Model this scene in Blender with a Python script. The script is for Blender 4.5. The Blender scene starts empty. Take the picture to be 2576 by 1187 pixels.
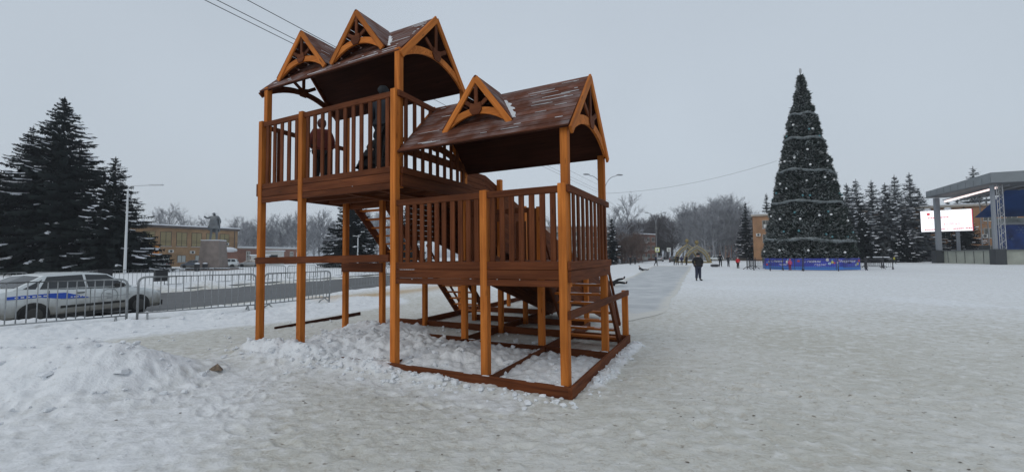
import bpy, math, random
import numpy as np
from mathutils import Matrix, Vector

S = bpy.context.scene
COL = S.collection

# ------------------------------------------------------------------ camera
cam_d = bpy.data.cameras.new('camera')
cam = bpy.data.objects.new('camera', cam_d)
COL.objects.link(cam)
cam_d.sensor_width = 36.0
cam_d.lens = 1040.0 / 2576.0 * 36.0
cam_d.clip_start = 0.05
cam_d.clip_end = 6000.0
_p, _r = math.radians(2.85), math.radians(-0.36)
_f = Vector((0, math.cos(_p), math.sin(_p)))
_u = Vector((1, 0, 0)).cross(_f)
_R = Vector((1, 0, 0)) * math.cos(_r) + _u * math.sin(_r)
_U = Vector((1, 0, 0)) * -math.sin(_r) + _u * math.cos(_r)
cam.matrix_world = Matrix(((_R.x, _U.x, -_f.x, 0), (_R.y, _U.y, -_f.y, 0), (_R.z, _U.z, -_f.z, 1.6), (0, 0, 0, 1)))
S.camera = cam

# ------------------------------------------------------------------ world (overcast winter sky)
W = bpy.data.worlds.new('World'); S.world = W; W.use_nodes = True
nt = W.node_tree; nt.nodes.clear()
wo = nt.nodes.new('ShaderNodeOutputWorld')
sky = nt.nodes.new('ShaderNodeTexSky'); sky.sky_type = 'NISHITA'; sky.sun_disc = False
sky.sun_elevation = math.radians(24); sky.sun_rotation = math.radians(215)
sky.dust_density = 4.0; sky.air_density = 1.2
b1 = nt.nodes.new('ShaderNodeBackground'); b1.inputs[1].default_value = 0.05
nt.links.new(sky.outputs[0], b1.inputs[0])
tc = nt.nodes.new('ShaderNodeTexCoord'); sx = nt.nodes.new('ShaderNodeSeparateXYZ')
nt.links.new(tc.outputs['Generated'], sx.inputs[0])
rp = nt.nodes.new('ShaderNodeValToRGB')
cr = rp.color_ramp
cr.elements[0].position = 0.0; cr.elements[0].color = (0.61, 0.672, 0.735, 1)
cr.elements[1].position = 1.0; cr.elements[1].color = (0.495, 0.553, 0.625, 1)
e = cr.elements.new(0.22); e.color = (0.565, 0.637, 0.715, 1)
e = cr.elements.new(0.5); e.color = (0.525, 0.592, 0.67, 1)
nz = nt.nodes.new('ShaderNodeTexNoise'); nz.inputs['Scale'].default_value = 1.6; nz.inputs['Detail'].default_value = 2
nt.links.new(tc.outputs['Generated'], nz.inputs['Vector'])
mp = nt.nodes.new('ShaderNodeMapRange'); mp.inputs[1].default_value = .3; mp.inputs[2].default_value = .7
mp.inputs[3].default_value = 0.93; mp.inputs[4].default_value = 1.05
nt.links.new(nz.outputs[0], mp.inputs[0])
nt.links.new(sx.outputs[2], rp.inputs[0])
b2 = nt.nodes.new('ShaderNodeBackground')
nt.links.new(rp.outputs[0], b2.inputs[0]); nt.links.new(mp.outputs[0], b2.inputs[1])
mx = nt.nodes.new('ShaderNodeMixShader'); mx.inputs[0].default_value = 0.94
nt.links.new(b1.outputs[0], mx.inputs[1]); nt.links.new(b2.outputs[0], mx.inputs[2])
nt.links.new(mx.outputs[0], wo.inputs[0])

sun_d = bpy.data.lights.new('sun', 'SUN'); sun_d.energy = 0.6; sun_d.angle = math.radians(25); sun_d.color = (1, .96, .9)
sun = bpy.data.objects.new('sun', sun_d); COL.objects.link(sun)
_sd = Vector((-0.5, -0.62, 0.75)).normalized()
sun.rotation_euler = _sd.to_track_quat('Z', 'Y').to_euler(); sun.location = (0, 0, 50)

S.view_settings.view_transform = 'Standard'; S.view_settings.look = 'None'
S.view_settings.gamma = 1.0; S.view_settings.exposure = 0.0; S.view_settings.use_curve_mapping = False
S.cycles.max_bounces = 6; S.cycles.diffuse_bounces = 3; S.cycles.glossy_bounces = 2
S.cycles.transmission_bounces = 4; S.cycles.transparent_max_bounces = 6; S.cycles.volume_bounces = 0
S.cycles.caustics_reflective = False; S.cycles.caustics_refractive = False

# ------------------------------------------------------------------ helpers
rnd = random.Random(7)

def tag(o, label=None, cat=None, group=None, kind=None):
    if label: o['label'] = label
    if cat: o['category'] = cat
    if group: o['group'] = group
    if kind: o['kind'] = kind
    return o

def empty(name, loc=(0, 0, 0), rz=0.0, label=None, cat=None, group=None, parent=None):
    o = bpy.data.objects.new(name, None); COL.objects.link(o)
    o.location = loc; o.rotation_euler = (0, 0, rz); o.empty_display_size = .2
    if parent: o.parent = parent
    return tag(o, label, cat, group)

def new_obj(name, mesh, mat=None, parent=None, loc=None, rot=None):
    if mat is not None and len(mesh.materials) == 0:
        for m in (mat if isinstance(mat, (list, tuple)) else [mat]): mesh.materials.append(m)
    o = bpy.data.objects.new(name, mesh); COL.objects.link(o)
    if parent: o.parent = parent
    if loc is not None: o.location = loc
    if rot is not None: o.rotation_euler = rot
    return o

class MB:
    """collects plain geometry for ONE mesh"""
    def __init__(s): s.v = []; s.f = []; s.m = []
    def add(s, vs, fs, mi=0):
        n = len(s.v); s.v += [tuple(p) for p in vs]
        s.f += [tuple(i + n for i in f) for f in fs]; s.m += [mi] * len(fs)
    def box(s, x0, x1, y0, y1, z0, z1, mi=0):
        s.add([(x0,y0,z0),(x1,y0,z0),(x1,y1,z0),(x0,y1,z0),(x0,y0,z1),(x1,y0,z1),(x1,y1,z1),(x0,y1,z1)],
              [(0,3,2,1),(4,5,6,7),(0,1,5,4),(1,2,6,5),(2,3,7,6),(3,0,4,7)], mi)
    def tube(s, pts, r, n=8, mi=0, cap=True):
        pts = [Vector(p) for p in pts]
        rs = r if isinstance(r, (list, tuple)) else [r] * len(pts)
        vs = []; fs = []
        ref = None
        for i, p in enumerate(pts):
            d = (pts[min(i + 1, len(pts) - 1)] - pts[max(i - 1, 0)]).normalized()
            if ref is None: ref = Vector((0, 0, 1)) if abs(d.z) < .9 else Vector((1, 0, 0))
            a = d.cross(ref)
            if a.length < 1e-4: a = d.orthogonal()
            a.normalize(); b = d.cross(a); ref = a.cross(d) if False else ref
            for k in range(n):
                t = 2 * math.pi * k / n
                vs.append(p + (a * math.cos(t) + b * math.sin(t)) * rs[i])
        for i in range(len(pts) - 1):
            for k in range(n):
                fs.append((i*n+k, i*n+(k+1) % n, (i+1)*n+(k+1) % n, (i+1)*n+k))
        if cap:
            fs.append(tuple(range(n))[::-1]); fs.append(tuple((len(pts)-1)*n + k for k in range(n)))
        s.add(vs, fs, mi)
    def lathe(s, prof, n=12, c=(0, 0, 0), mi=0, axis='z'):
        vs = []; fs = []
        for (r, z) in prof:
            for k in range(n):
                t = 2*math.pi*k/n
                p = (r*math.cos(t), r*math.sin(t), z)
                if axis == 'y': p = (r*math.cos(t), z, r*math.sin(t))
                vs.append((p[0]+c[0], p[1]+c[1], p[2]+c[2]))
        for i in range(len(prof)-1):
            for k in range(n):
                fs.append((i*n+k, i*n+(k+1) % n, (i+1)*n+(k+1) % n, (i+1)*n+k))
        fs.append(tuple(range(n))[::-1]); fs.append(tuple((len(prof)-1)*n+k for k in range(n)))
        s.add(vs, fs, mi)
    def prism(s, poly, h0, h1, axis='y', mi=0):
        """poly in the plane across axis, extruded h0..h1"""
        def P(a, b, h):
            return {'y': (a, h, b), 'x': (h, a, b), 'z': (a, b, h)}[axis]
        n = len(poly)
        vs = [P(a, b, h0) for a, b in poly] + [P(a, b, h1) for a, b in poly]
        fs = [tuple(range(n))[::-1], tuple(range(n, 2*n))] + [(i, (i+1) % n, n+(i+1) % n, n+i) for i in range(n)]
        s.add(vs, fs, mi)
    def blob(s, c, r, mi=0, seed=0, jit=.2, seg=8, ring=5):
        rr = random.Random(seed); vs = []; fs = []
        rx, ry, rz_ = r if isinstance(r, (tuple, list)) else (r, r, r)
        vs.append((c[0], c[1], c[2]-rz_))
        for i in range(1, ring):
            ph = -math.pi/2 + math.pi*i/ring
            for k in range(seg):
                t = 2*math.pi*k/seg; q = 1 + (rr.random()-.5)*jit*2
                vs.append((c[0]+rx*math.cos(ph)*math.cos(t)*q, c[1]+ry*math.cos(ph)*math.sin(t)*q, c[2]+rz_*math.sin(ph)*q))
        vs.append((c[0], c[1], c[2]+rz_))
        for k in range(seg): fs.append((0, 1+(k+1) % seg, 1+k))
        for i in range(ring-2):
            for k in range(seg):
                a = 1+i*seg
                fs.append((a+k, a+(k+1) % seg, a+seg+(k+1) % seg, a+seg+k))
        a = 1+(ring-2)*seg; t = len(vs)-1
        for k in range(seg): fs.append((a+k, a+(k+1) % seg, t))
        s.add(vs, fs, mi)
    def mesh(s, name, smooth=False):
        me = bpy.data.meshes.new(name); me.from_pydata(s.v, [], s.f)
        if any(s.m): me.polygons.foreach_set('material_index', s.m)
        if smooth: me.polygons.foreach_set('use_smooth', [True]*len(s.f))
        me.update(); return me
    def build(s, name, mat, parent=None, smooth=False, loc=None, rot=None):
        return new_obj(name, s.mesh(name, smooth), mat, parent, loc, rot)

def np_mesh(name, V, T, smooth=False, mi=None):
    """fast triangle / quad mesh from numpy"""
    me = bpy.data.meshes.new(name)
    V = np.asarray(V, np.float32); T = np.asarray(T, np.int32); k = T.shape[1]
    me.vertices.add(len(V)); me.vertices.foreach_set('co', V.ravel())
    me.loops.add(T.size); me.loops.foreach_set('vertex_index', T.ravel())
    me.polygons.add(len(T)); me.polygons.foreach_set('loop_start', np.arange(0, T.size, k, dtype=np.int32))
    me.polygons.foreach_set('loop_total', np.full(len(T), k, np.int32))
    if mi is not None: me.polygons.foreach_set('material_index', np.asarray(mi, np.int32))
    if smooth: me.polygons.foreach_set('use_smooth', np.ones(len(T), bool))
    me.update(calc_edges=True); return me

def box(name, mat, parent, x0, x1, y0, y1, z0, z1):
    m = MB(); m.box(x0, x1, y0, y1, z0, z1); return m.build(name, mat, parent)

# ---- materials
MATS = {}
def mat(name, col, rough=.6, metal=0.0, noise=None, bump=0.0, coord='Object', emit=None, spec=None):
    """noise=(scale or (sx,sy,sz), strength, detail)"""
    if name in MATS: return MATS[name]
    m = bpy.data.materials.new(name); m.use_nodes = True; n = m.node_tree; L = n.links
    b = n.nodes['Principled BSDF']
    b.inputs['Base Color'].default_value = (*col, 1); b.inputs['Roughness'].default_value = rough
    b.inputs['Metallic'].default_value = metal
    if spec is not None: b.inputs['Specular IOR Level'].default_value = spec
    if emit:
        b.inputs['Emission Color'].default_value = (*emit[0], 1); b.inputs['Emission Strength'].default_value = emit[1]
    if noise:
        sc, st, de = noise
        t = n.nodes.new('ShaderNodeTexCoord'); mpn = n.nodes.new('ShaderNodeMapping')
        L.new(t.outputs[coord], mpn.inputs[0])
        mpn.inputs['Scale'].default_value = sc if isinstance(sc, tuple) else (sc, sc, sc)
        z = n.nodes.new('ShaderNodeTexNoise'); z.inputs['Scale'].default_value = 1; z.inputs['Detail'].default_value = de
        L.new(mpn.outputs[0], z.inputs['Vector'])
        r = n.nodes.new('ShaderNodeMapRange'); r.inputs[1].default_value = .3; r.inputs[2].default_value = .7
        r.inputs[3].default_value = 1-st; r.inputs[4].default_value = 1+st
        L.new(z.outputs[0], r.inputs[0])
        oi = n.nodes.new('ShaderNodeObjectInfo'); r2 = n.nodes.new('ShaderNodeMapRange')
        r2.inputs[3].default_value = .88; r2.inputs[4].default_value = 1.12
        L.new(oi.outputs['Random'], r2.inputs[0])
        mu = n.nodes.new('ShaderNodeMath'); mu.operation = 'MULTIPLY'
        L.new(r.outputs[0], mu.inputs[0]); L.new(r2.outputs[0], mu.inputs[1])
        vm = n.nodes.new('ShaderNodeVectorMath'); vm.operation = 'SCALE'; vm.inputs[0].default_value = col
        L.new(mu.outputs[0], vm.inputs['Scale']); L.new(vm.outputs[0], b.inputs['Base Color'])
        if bump:
            bp = n.nodes.new('ShaderNodeBump'); bp.inputs['Strength'].default_value = bump; bp.inputs['Distance'].default_value = .01
            L.new(z.outputs[0], bp.inputs['Height']); L.new(bp.outputs[0], b.inputs['Normal'])
    MATS[name] = m; return m

def wood(name, col, col2, rough=.55, frost=0.0):
    m = bpy.data.materials.new(name); m.use_nodes = True; n = m.node_tree; L = n.links
    b = n.nodes['Principled BSDF']; b.inputs['Roughness'].default_value = rough+.12; b.inputs['Specular IOR Level'].default_value = .15
    t = n.nodes.new('ShaderNodeTexCoord')
    oi = n.nodes.new('ShaderNodeObjectInfo')
    off = n.nodes.new('ShaderNodeVectorMath'); off.operation = 'SCALE'; off.inputs[0].default_value = (13, 7, 5)
    L.new(oi.outputs['Random'], off.inputs['Scale'])
    ad = n.nodes.new('ShaderNodeVectorMath'); ad.operation = 'ADD'
    L.new(t.outputs['Object'], ad.inputs[0]); L.new(off.outputs[0], ad.inputs[1])
    mp_ = n.nodes.new('ShaderNodeMapping'); mp_.inputs['Scale'].default_value = (1.4, 26, 26); L.new(ad.outputs[0], mp_.inputs[0])
    z = n.nodes.new('ShaderNodeTexNoise'); z.inputs['Scale'].default_value = 1; z.inputs['Detail'].default_value = 4
    z.inputs['Distortion'].default_value = .8
    L.new(mp_.outputs[0], z.inputs['Vector'])
    m2 = n.nodes.new('ShaderNodeMapping'); m2.inputs['Scale'].default_value = (1.2, 4, 4); L.new(ad.outputs[0], m2.inputs[0])
    z2 = n.nodes.new('ShaderNodeTexNoise'); z2.inputs['Scale'].default_value = 1; z2.inputs['Detail'].default_value = 3
    L.new(m2.outputs[0], z2.inputs['Vector'])
    vo = n.nodes.new('ShaderNodeTexVoronoi'); vo.inputs['Scale'].default_value = 1
    m3 = n.nodes.new('ShaderNodeMapping'); m3.inputs['Scale'].default_value = (2.2, 9, 9); L.new(ad.outputs[0], m3.inputs[0])
    L.new(m3.outputs[0], vo.inputs['Vector'])
    kn = n.nodes.new('ShaderNodeMapRange'); kn.inputs[1].default_value = .03; kn.inputs[2].default_value = .14
    kn.inputs[3].default_value = .42; kn.inputs[4].default_value = 1.0
    L.new(vo.outputs['Distance'], kn.inputs[0])
    rm = n.nodes.new('ShaderNodeMapRange'); rm.inputs[1].default_value = .32; rm.inputs[2].default_value = .68
    L.new(z.outputs[0], rm.inputs[0])
    mixc = n.nodes.new('ShaderNodeMix'); mixc.data_type = 'RGBA'
    mixc.inputs[6].default_value = (*col2, 1); mixc.inputs[7].default_value = (*col, 1)
    L.new(rm.outputs[0], mixc.inputs[0])
    r2 = n.nodes.new('ShaderNodeMapRange'); r2.inputs[3].default_value = .86; r2.inputs[4].default_value = 1.14
    L.new(oi.outputs['Random'], r2.inputs[0])
    r3 = n.nodes.new('ShaderNodeMapRange'); r3.inputs[1].default_value = .3; r3.inputs[2].default_value = .7
    r3.inputs[3].default_value = .72; r3.inputs[4].default_value = 1.18; L.new(z2.outputs[0], r3.inputs[0])
    mu = n.nodes.new('ShaderNodeMath'); mu.operation = 'MULTIPLY'; L.new(r2.outputs[0], mu.inputs[0]); L.new(r3.outputs[0], mu.inputs[1])
    mu2 = n.nodes.new('ShaderNodeMath'); mu2.operation = 'MULTIPLY'; L.new(mu.outputs[0], mu2.inputs[0]); L.new(kn.outputs[0], mu2.inputs[1])
    sc = n.nodes.new('ShaderNodeVectorMath'); sc.operation = 'SCALE'
    L.new(mixc.outputs[2], sc.inputs[0]); L.new(mu2.outputs[0], sc.inputs['Scale'])
    src = sc.outputs[0]
    if frost:
        g = n.nodes.new('ShaderNodeNewGeometry'); sp = n.nodes.new('ShaderNodeSeparateXYZ'); L.new(g.outputs['Normal'], sp.inputs[0])
        z3 = n.nodes.new('ShaderNodeTexNoise'); z3.inputs['Scale'].default_value = 3.0; z3.inputs['Detail'].default_value = 6
        L.new(g.outputs['Position'], z3.inputs['Vector'])
        a = n.nodes.new('ShaderNodeMapRange'); a.inputs[1].default_value = .42; a.inputs[2].default_value = .66
        a.inputs[3].default_value = 0; a.inputs[4].default_value = frost; L.new(z3.outputs[0], a.inputs[0])
        c2 = n.nodes.new('ShaderNodeMapRange'); c2.inputs[1].default_value = .3; c2.inputs[2].default_value = .65; L.new(sp.outputs[2], c2.inputs[0])
        q = n.nodes.new('ShaderNodeMath'); q.operation = 'MULTIPLY'; L.new(a.outputs[0], q.inputs[0]); L.new(c2.outputs[0], q.inputs[1])
        mf = n.nodes.new('ShaderNodeMix'); mf.data_type = 'RGBA'; mf.inputs[7].default_value = (.75, .78, .82, 1)
        L.new(q.outputs[0], mf.inputs[0]); L.new(src, mf.inputs[6]); src = mf.outputs[2]
    L.new(src, b.inputs['Base Color'])
    bp = n.nodes.new('ShaderNodeBump'); bp.inputs['Strength'].default_value = .25; bp.inputs['Distance'].default_value = .004
    L.new(z.outputs[0], bp.inputs['Height']); L.new(bp.outputs[0], b.inputs['Normal'])
    MATS[name] = m; return m

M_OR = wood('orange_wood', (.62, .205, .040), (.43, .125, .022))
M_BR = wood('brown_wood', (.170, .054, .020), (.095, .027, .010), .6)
M_SOF = wood('shaded_soffit_wet_beam_wood', (.060, .020, .011), (.038, .012, .007), .7)  # roof underside's deep shade put into the colour; one wet beam shares it
M_ROOF = wood('roof_wood', (.155, .055, .030), (.095, .032, .018), .6, 0.16)
M_SNOWP = mat('snow_patch', (.76, .785, .81), .8, noise=(6, .06, 3))

# ---- numpy noise
def _h(i, j, s):
    v = np.sin(i*127.1 + j*311.7 + s*74.7) * 43758.5453
    return v - np.floor(v)
def vnoise(x, y, s=0):
    xi = np.floor(x); yi = np.floor(y); fx = x-xi; fy = y-yi
    fx = fx*fx*(3-2*fx); fy = fy*fy*(3-2*fy)
    return (_h(xi, yi, s)*(1-fx) + _h(xi+1, yi, s)*fx)*(1-fy) + (_h(xi, yi+1, s)*(1-fx) + _h(xi+1, yi+1, s)*fx)*fy
def fbm(x, y, o=4, s=0):
    a = 0.0; w = .5; t = 0
    for k in range(o):
        a = a + w*vnoise(x*2**k, y*2**k, s+k); t += w; w *= .5
    return a/t - .5
def worley(x, y, s=0):
    xi = np.floor(x); yi = np.floor(y); d = np.full(np.shape(x), 9.0); h = np.zeros(np.shape(x))
    for a in (-1, 0, 1):
        for b in (-1, 0, 1):
            cx = xi+a; cy = yi+b
            px = cx+_h(cx, cy, s); py = cy+_h(cx, cy, s+5)
            q = (px-x)**2+(py-y)**2; hh = _h(cx, cy, s+9)
            h = np.where(q < d, hh, h); d = np.minimum(d, q)
    return np.sqrt(d), h

# ------------------------------------------------------------------ terrain
PX, PY, PYAW = 0.610, 4.799, math.radians(26.475)
AU = (-math.cos(PYAW), math.sin(PYAW)); BV = (math.sin(PYAW), math.cos(PYAW))
def uv_of(x, y):
    dx = x-PX; dy = y-PY
    return dx*AU[0]+dy*AU[1], dx*BV[0]+dy*BV[1]
def xy_of(u, v): return PX+u*AU[0]+v*BV[0], PY+u*AU[1]+v*BV[1]
RD = (0.432, 0.902)          # street direction
def road_z(y): return -.285+.265*sst(20, 48, np.asarray(y, float))
def road_d(x, y):            # >0 on the road side of the near kerb, m
    return -((x+8.6)*RD[1] - (y-18.0)*RD[0])
def sst(a, b, x):
    t = np.clip((x-a)/(b-a), 0, 1); return t*t*(3-2*t)

FENCE = [(-13.2, 6.6), (-11.35, 8.45), (-9.5, 10.4), (-7.45, 12.25), (-6.35, 14.6)]
def fence_dist(x, y):
    d = np.full(np.shape(x), 99.0)
    for (a, b), (c, e) in zip(FENCE[:-1], FENCE[1:]):
        vx, vy = c-a, e-b; t = np.clip(((x-a)*vx+(y-b)*vy)/(vx*vx+vy*vy), 0, 1)
        d = np.minimum(d, np.hypot(x-a-t*vx, y-b-t*vy))
    return d

PRINTS = []
_pr = random.Random(21)
for _t in range(13):
    _x, _y, _a = _pr.uniform(-4.5, 6), _pr.uniform(3.0, 4.6), _pr.uniform(.2, 2.9)
    for _k in range(9):
        _x += math.cos(_a)*.36; _y += math.sin(_a)*.36; _s = (-1)**_k*.1; _a += _pr.uniform(-.15, .15)
        if math.hypot(_x, _y) < 10: PRINTS.append((_x-math.sin(_a)*_s, _y+math.cos(_a)*_s, _a+_pr.uniform(-.2, .2), _pr.uniform(.010, .022)))
def terrain(x, y):
    """height, clean-snow mask, sand mask"""
    x = np.asarray(x, float); y = np.asarray(y, float)
    u, v = uv_of(x, y); r = np.hypot(x, y)
    z = np.zeros(x.shape); clean = np.zeros(x.shape)
    # big heap at the left
    n1 = fbm(x*.9+3, y*.9, 3, 2)
    hx = (x+6.3)*.95+(y-5.4)*.12; hy = (y-5.35)-(x+6.3)*.05
    h = .47*np.exp(-np.maximum(0, np.abs(hx)-1.1)**2/.55 - hy**2/np.where(hy > 0, .42, .75))*(1+.7*n1)
    z += h; clean = np.maximum(clean, sst(.03, .18, h))
    clean = np.maximum(clean, .8*sst(-1.6, -3.2, x+.25*(y-4))*sst(8.2, 5, y))
    # bank along the near barriers
    fd = fence_dist(x, y)
    s_in = road_d(x, y)
    bank = .13*np.exp(-(fd-1.0)**2/.8)*(1+1.4*fbm(x*.8, y*.8, 3, 8))*(y < 18)
    bank = bank*np.where(fd > 0, 1, 1)
    side = sst(-3.2, -1.5, s_in+0*x)
    z += np.where(s_in < 0, bank, bank*.2); clean = np.maximum(clean, sst(.02, .07, bank)*(s_in < 0))
    wide = np.exp(-(fd-1.4)**2/1.6)*(y < 17)*(s_in < .3)
    clean = np.maximum(clean, sst(.15, .6, wide)); z += .02*wide
    # heap under the upper deck
    p = .24*np.exp(-((u-4.7)/1.0)**2-((v-1.9)/.75)**2) + .20*np.exp(-((u-3.6)/1.3)**2-((v-.75)/.8)**2) \
        + .13*np.exp(-((u-4.8)/1.1)**2-((v+.1)/.6)**2) + .12*np.exp(-((u-1.9)/.9)**2-((v-1.0)/.6)**2)
    inside = sst(-.02, .06, u)*sst(-.02, .06, v)*sst(3.3, 2.9, v)*sst(5.6, 5.0, u)
    inb = inside*(v < 1.76)
    z += p*(1+.5*fbm(x*2, y*2, 3, 4)); clean = np.maximum(clean, sst(.03, .1, p))
    z += .045*inb; clean = np.maximum(clean, .9*inb)
    lump, lh = worley(x*5.5, y*5.5, 3); lump2, lh2 = worley(x*13, y*13, 6)
    pm = np.clip(sst(.02, .1, p)+.75*inb, 0, 1)*(r < 14)
    z += pm*(.07*(.55-lump)*lh*1.6 + .03*(.5-lump2)*lh2 + .05*fbm(x*4, y*4, 3, 1))
    # berms thrown against the front and right edge boards
    bf = .10*np.exp(-((v+.20)/.17)**2)*sst(-.2, .3, u)*(1+.9*fbm(u*2.2, v*2, 3, 6)*2)*(.35+.75*sst(.6, 3.4, u))*sst(6.3, 5.3, u)
    br = .045*np.exp(-((u+.22)/.14)**2)*sst(-.1, .5, v)*sst(3.5, 3.0, v)*(1+1.5*fbm(x*3, y*3, 2, 6))
    z += bf+br
    clean = np.maximum(clean, .85*sst(.015, .06, bf)); clean = np.maximum(clean, .8*sst(.01, .03, br))
    z += (bf+br > .02)*(.035*(.5-lump2)*lh2+.03*(.5-lump)*lh)*(r < 14)
    clean = np.maximum(clean, .6*np.exp(-((v+.5)/.45)**2)*sst(0, .5, u)*sst(6, 5, u))
    # snow bank on the road side in the distance, patches of clean snow
    far = sst(4.5, 25, y+.55*(x-2.5)-.5*np.exp(-(u/2.5)**2))*sst(3, 9, y)
    clean = np.maximum(clean, far*.80)
    clean = np.maximum(clean, .9*sst(.3, .7, vnoise(x*.35, y*.35, 11)*far))
    # roughness
    flat = 1-sst(.02, .08, h+bank+p)
    nn = fbm(x*2.2, y*2.2, 4, 0)
    rf = sst(60, 16, r)
    z += np.where(r < 60, rf*(.022*nn*flat + .030*fbm(x*8, y*9, 4, 5) + .12*fbm(x*1.8, y*1.8, 5, 7)*(1-flat)
                  + .03*(1-flat)*(.5-lump)*lh*(h < .05) + (h > .03)*(.12*fbm(x*3, y*4, 4, 3)+.06*(.5-lump)*lh)
                  + sst(.03, .09, bank)*(.11*fbm(x*1.7+4, y*1.7, 4, 33)+.06*(.5-lump)*lh))+(1-rf)*.012*nn, .012*nn)
    # scattered trodden clods in the open
    cl, ch = worley(x*7+.3*nn, y*9, 12)
    z += np.where((r < 12) & (ch > .80), .018*np.clip(.33-cl, 0, 1)*3, 0)*flat
    pit, ph = worley(x*4, y*5.5, 22)
    z -= np.where((r < 12) & (ph > .72), .012*np.clip(.4-pit, 0, 1)*2.5, 0)*flat
    # boot prints
    for (bx_, by_, ba, bd_) in PRINTS:
        if abs(np.min(x)-np.max(x)) < 1e-9 and abs(float(np.ravel(x)[0])-bx_) > .4: continue
        ex = (x-bx_)*math.cos(ba)+(y-by_)*math.sin(ba); ey = -(x-bx_)*math.sin(ba)+(y-by_)*math.cos(ba)
        q_ = (ex/.15)**2+(ey/.055)**2
        z -= np.where(q_ < 4, bd_*(np.exp(-q_**2)-.45*np.exp(-(np.sqrt(q_)-1.35)**2/.05)), 0)
    # ice run
    iu = sst(-.5, 0, u-ice_lo(v))*sst(.3, -.2, u-ice_hi(v))*sst(5.3, 6.3, v)
    z = z*(1-iu) + (-.004)*iu
    # road trough and the far side
    w = s_in
    z = z*(1-sst(-.2, .5, w)) + (road_z(y)-.045+.02*nn)*sst(-.3, .9, w)*(1-sst(11.9, 13.0, w)) \
        + sst(11.9, 13.0, w)*(-.12+.06*sst(30, 60, y)+.10*np.clip(fbm(x*.25, y*.25, 3, 9)*2, -1, 1))
    clean = np.maximum(clean*(1-sst(0, .6, w)), sst(12, 12.8, w)*.95)
    clean = np.maximum(clean, .75*np.exp(-((w+.9)/.6)**2)*sst(14, 18, y))
    edge = .16*np.exp(-((w+.7)/.5)**2)*sst(17, 20, y)*(.15+.85*sst(60, 30, y))*sst(200, 120, y)+.25*np.exp(-((w-13.2)/.7)**2)
    z += edge*(1+1.2*fbm(x*.9, y*.9, 3, 14)); clean = np.maximum(clean, sst(.03, .08, edge))
    # sandy trodden way behind the frame
    sand = np.exp(-((w+2.6+.4*n1)/.9)**2)*sst(14, 16, y)*sst(60, 20, y)*(.55+.8*np.clip(fbm(x*.5, y*.5, 3, 31)+.5, 0, 1))
    return z, np.clip(clean, 0, 1), np.clip(sand, 0, 1)

def ice_lo(v): return .10+.038*(np.asarray(v, float)-6)
def ice_hi(v): return 2.6+.085*(np.asarray(v, float)-10)

def tz(x, y):
    return float(terrain(np.array([x]), np.array([y]))[0][0])

# polar grid, fine near the viewer
front = np.radians(np.linspace(-66, 66, 860)); back = np.radians(np.linspace(66, 294, 60))[1:-1]
ang = np.concatenate([front, back])
rad = np.concatenate([np.geomspace(.3, 2.4, 14)[:-1], np.geomspace(2.4, 30, 430), np.geomspace(30, 420, 70)[1:], np.geomspace(420, 3500, 8)[1:]])
AG, RG = np.meshgrid(ang, rad)
GX = RG*np.sin(AG); GY = RG*np.cos(AG)
GZ, GC, GS = terrain(GX.ravel(), GY.ravel())
na, nr = len(ang), len(rad)
V_ = np.stack([GX.ravel(), GY.ravel(), GZ], 1)
ii, jj = np.meshgrid(np.arange(nr-1), np.arange(na), indexing='ij'); j2 = (jj+1) % na
Q = np.stack([ii*na+jj, (ii+1)*na+jj, (ii+1)*na+j2, ii*na+j2], -1).reshape(-1, 4)
gme = np_mesh('snowy_ground', V_, Q, True)
# close the middle
ca = gme.color_attributes.new('mask', 'FLOAT_COLOR', 'POINT')
ca.data.foreach_set('color', np.stack([GC, GS, np.zeros_like(GC), np.ones_like(GC)], 1).astype(np.float32).ravel())

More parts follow.
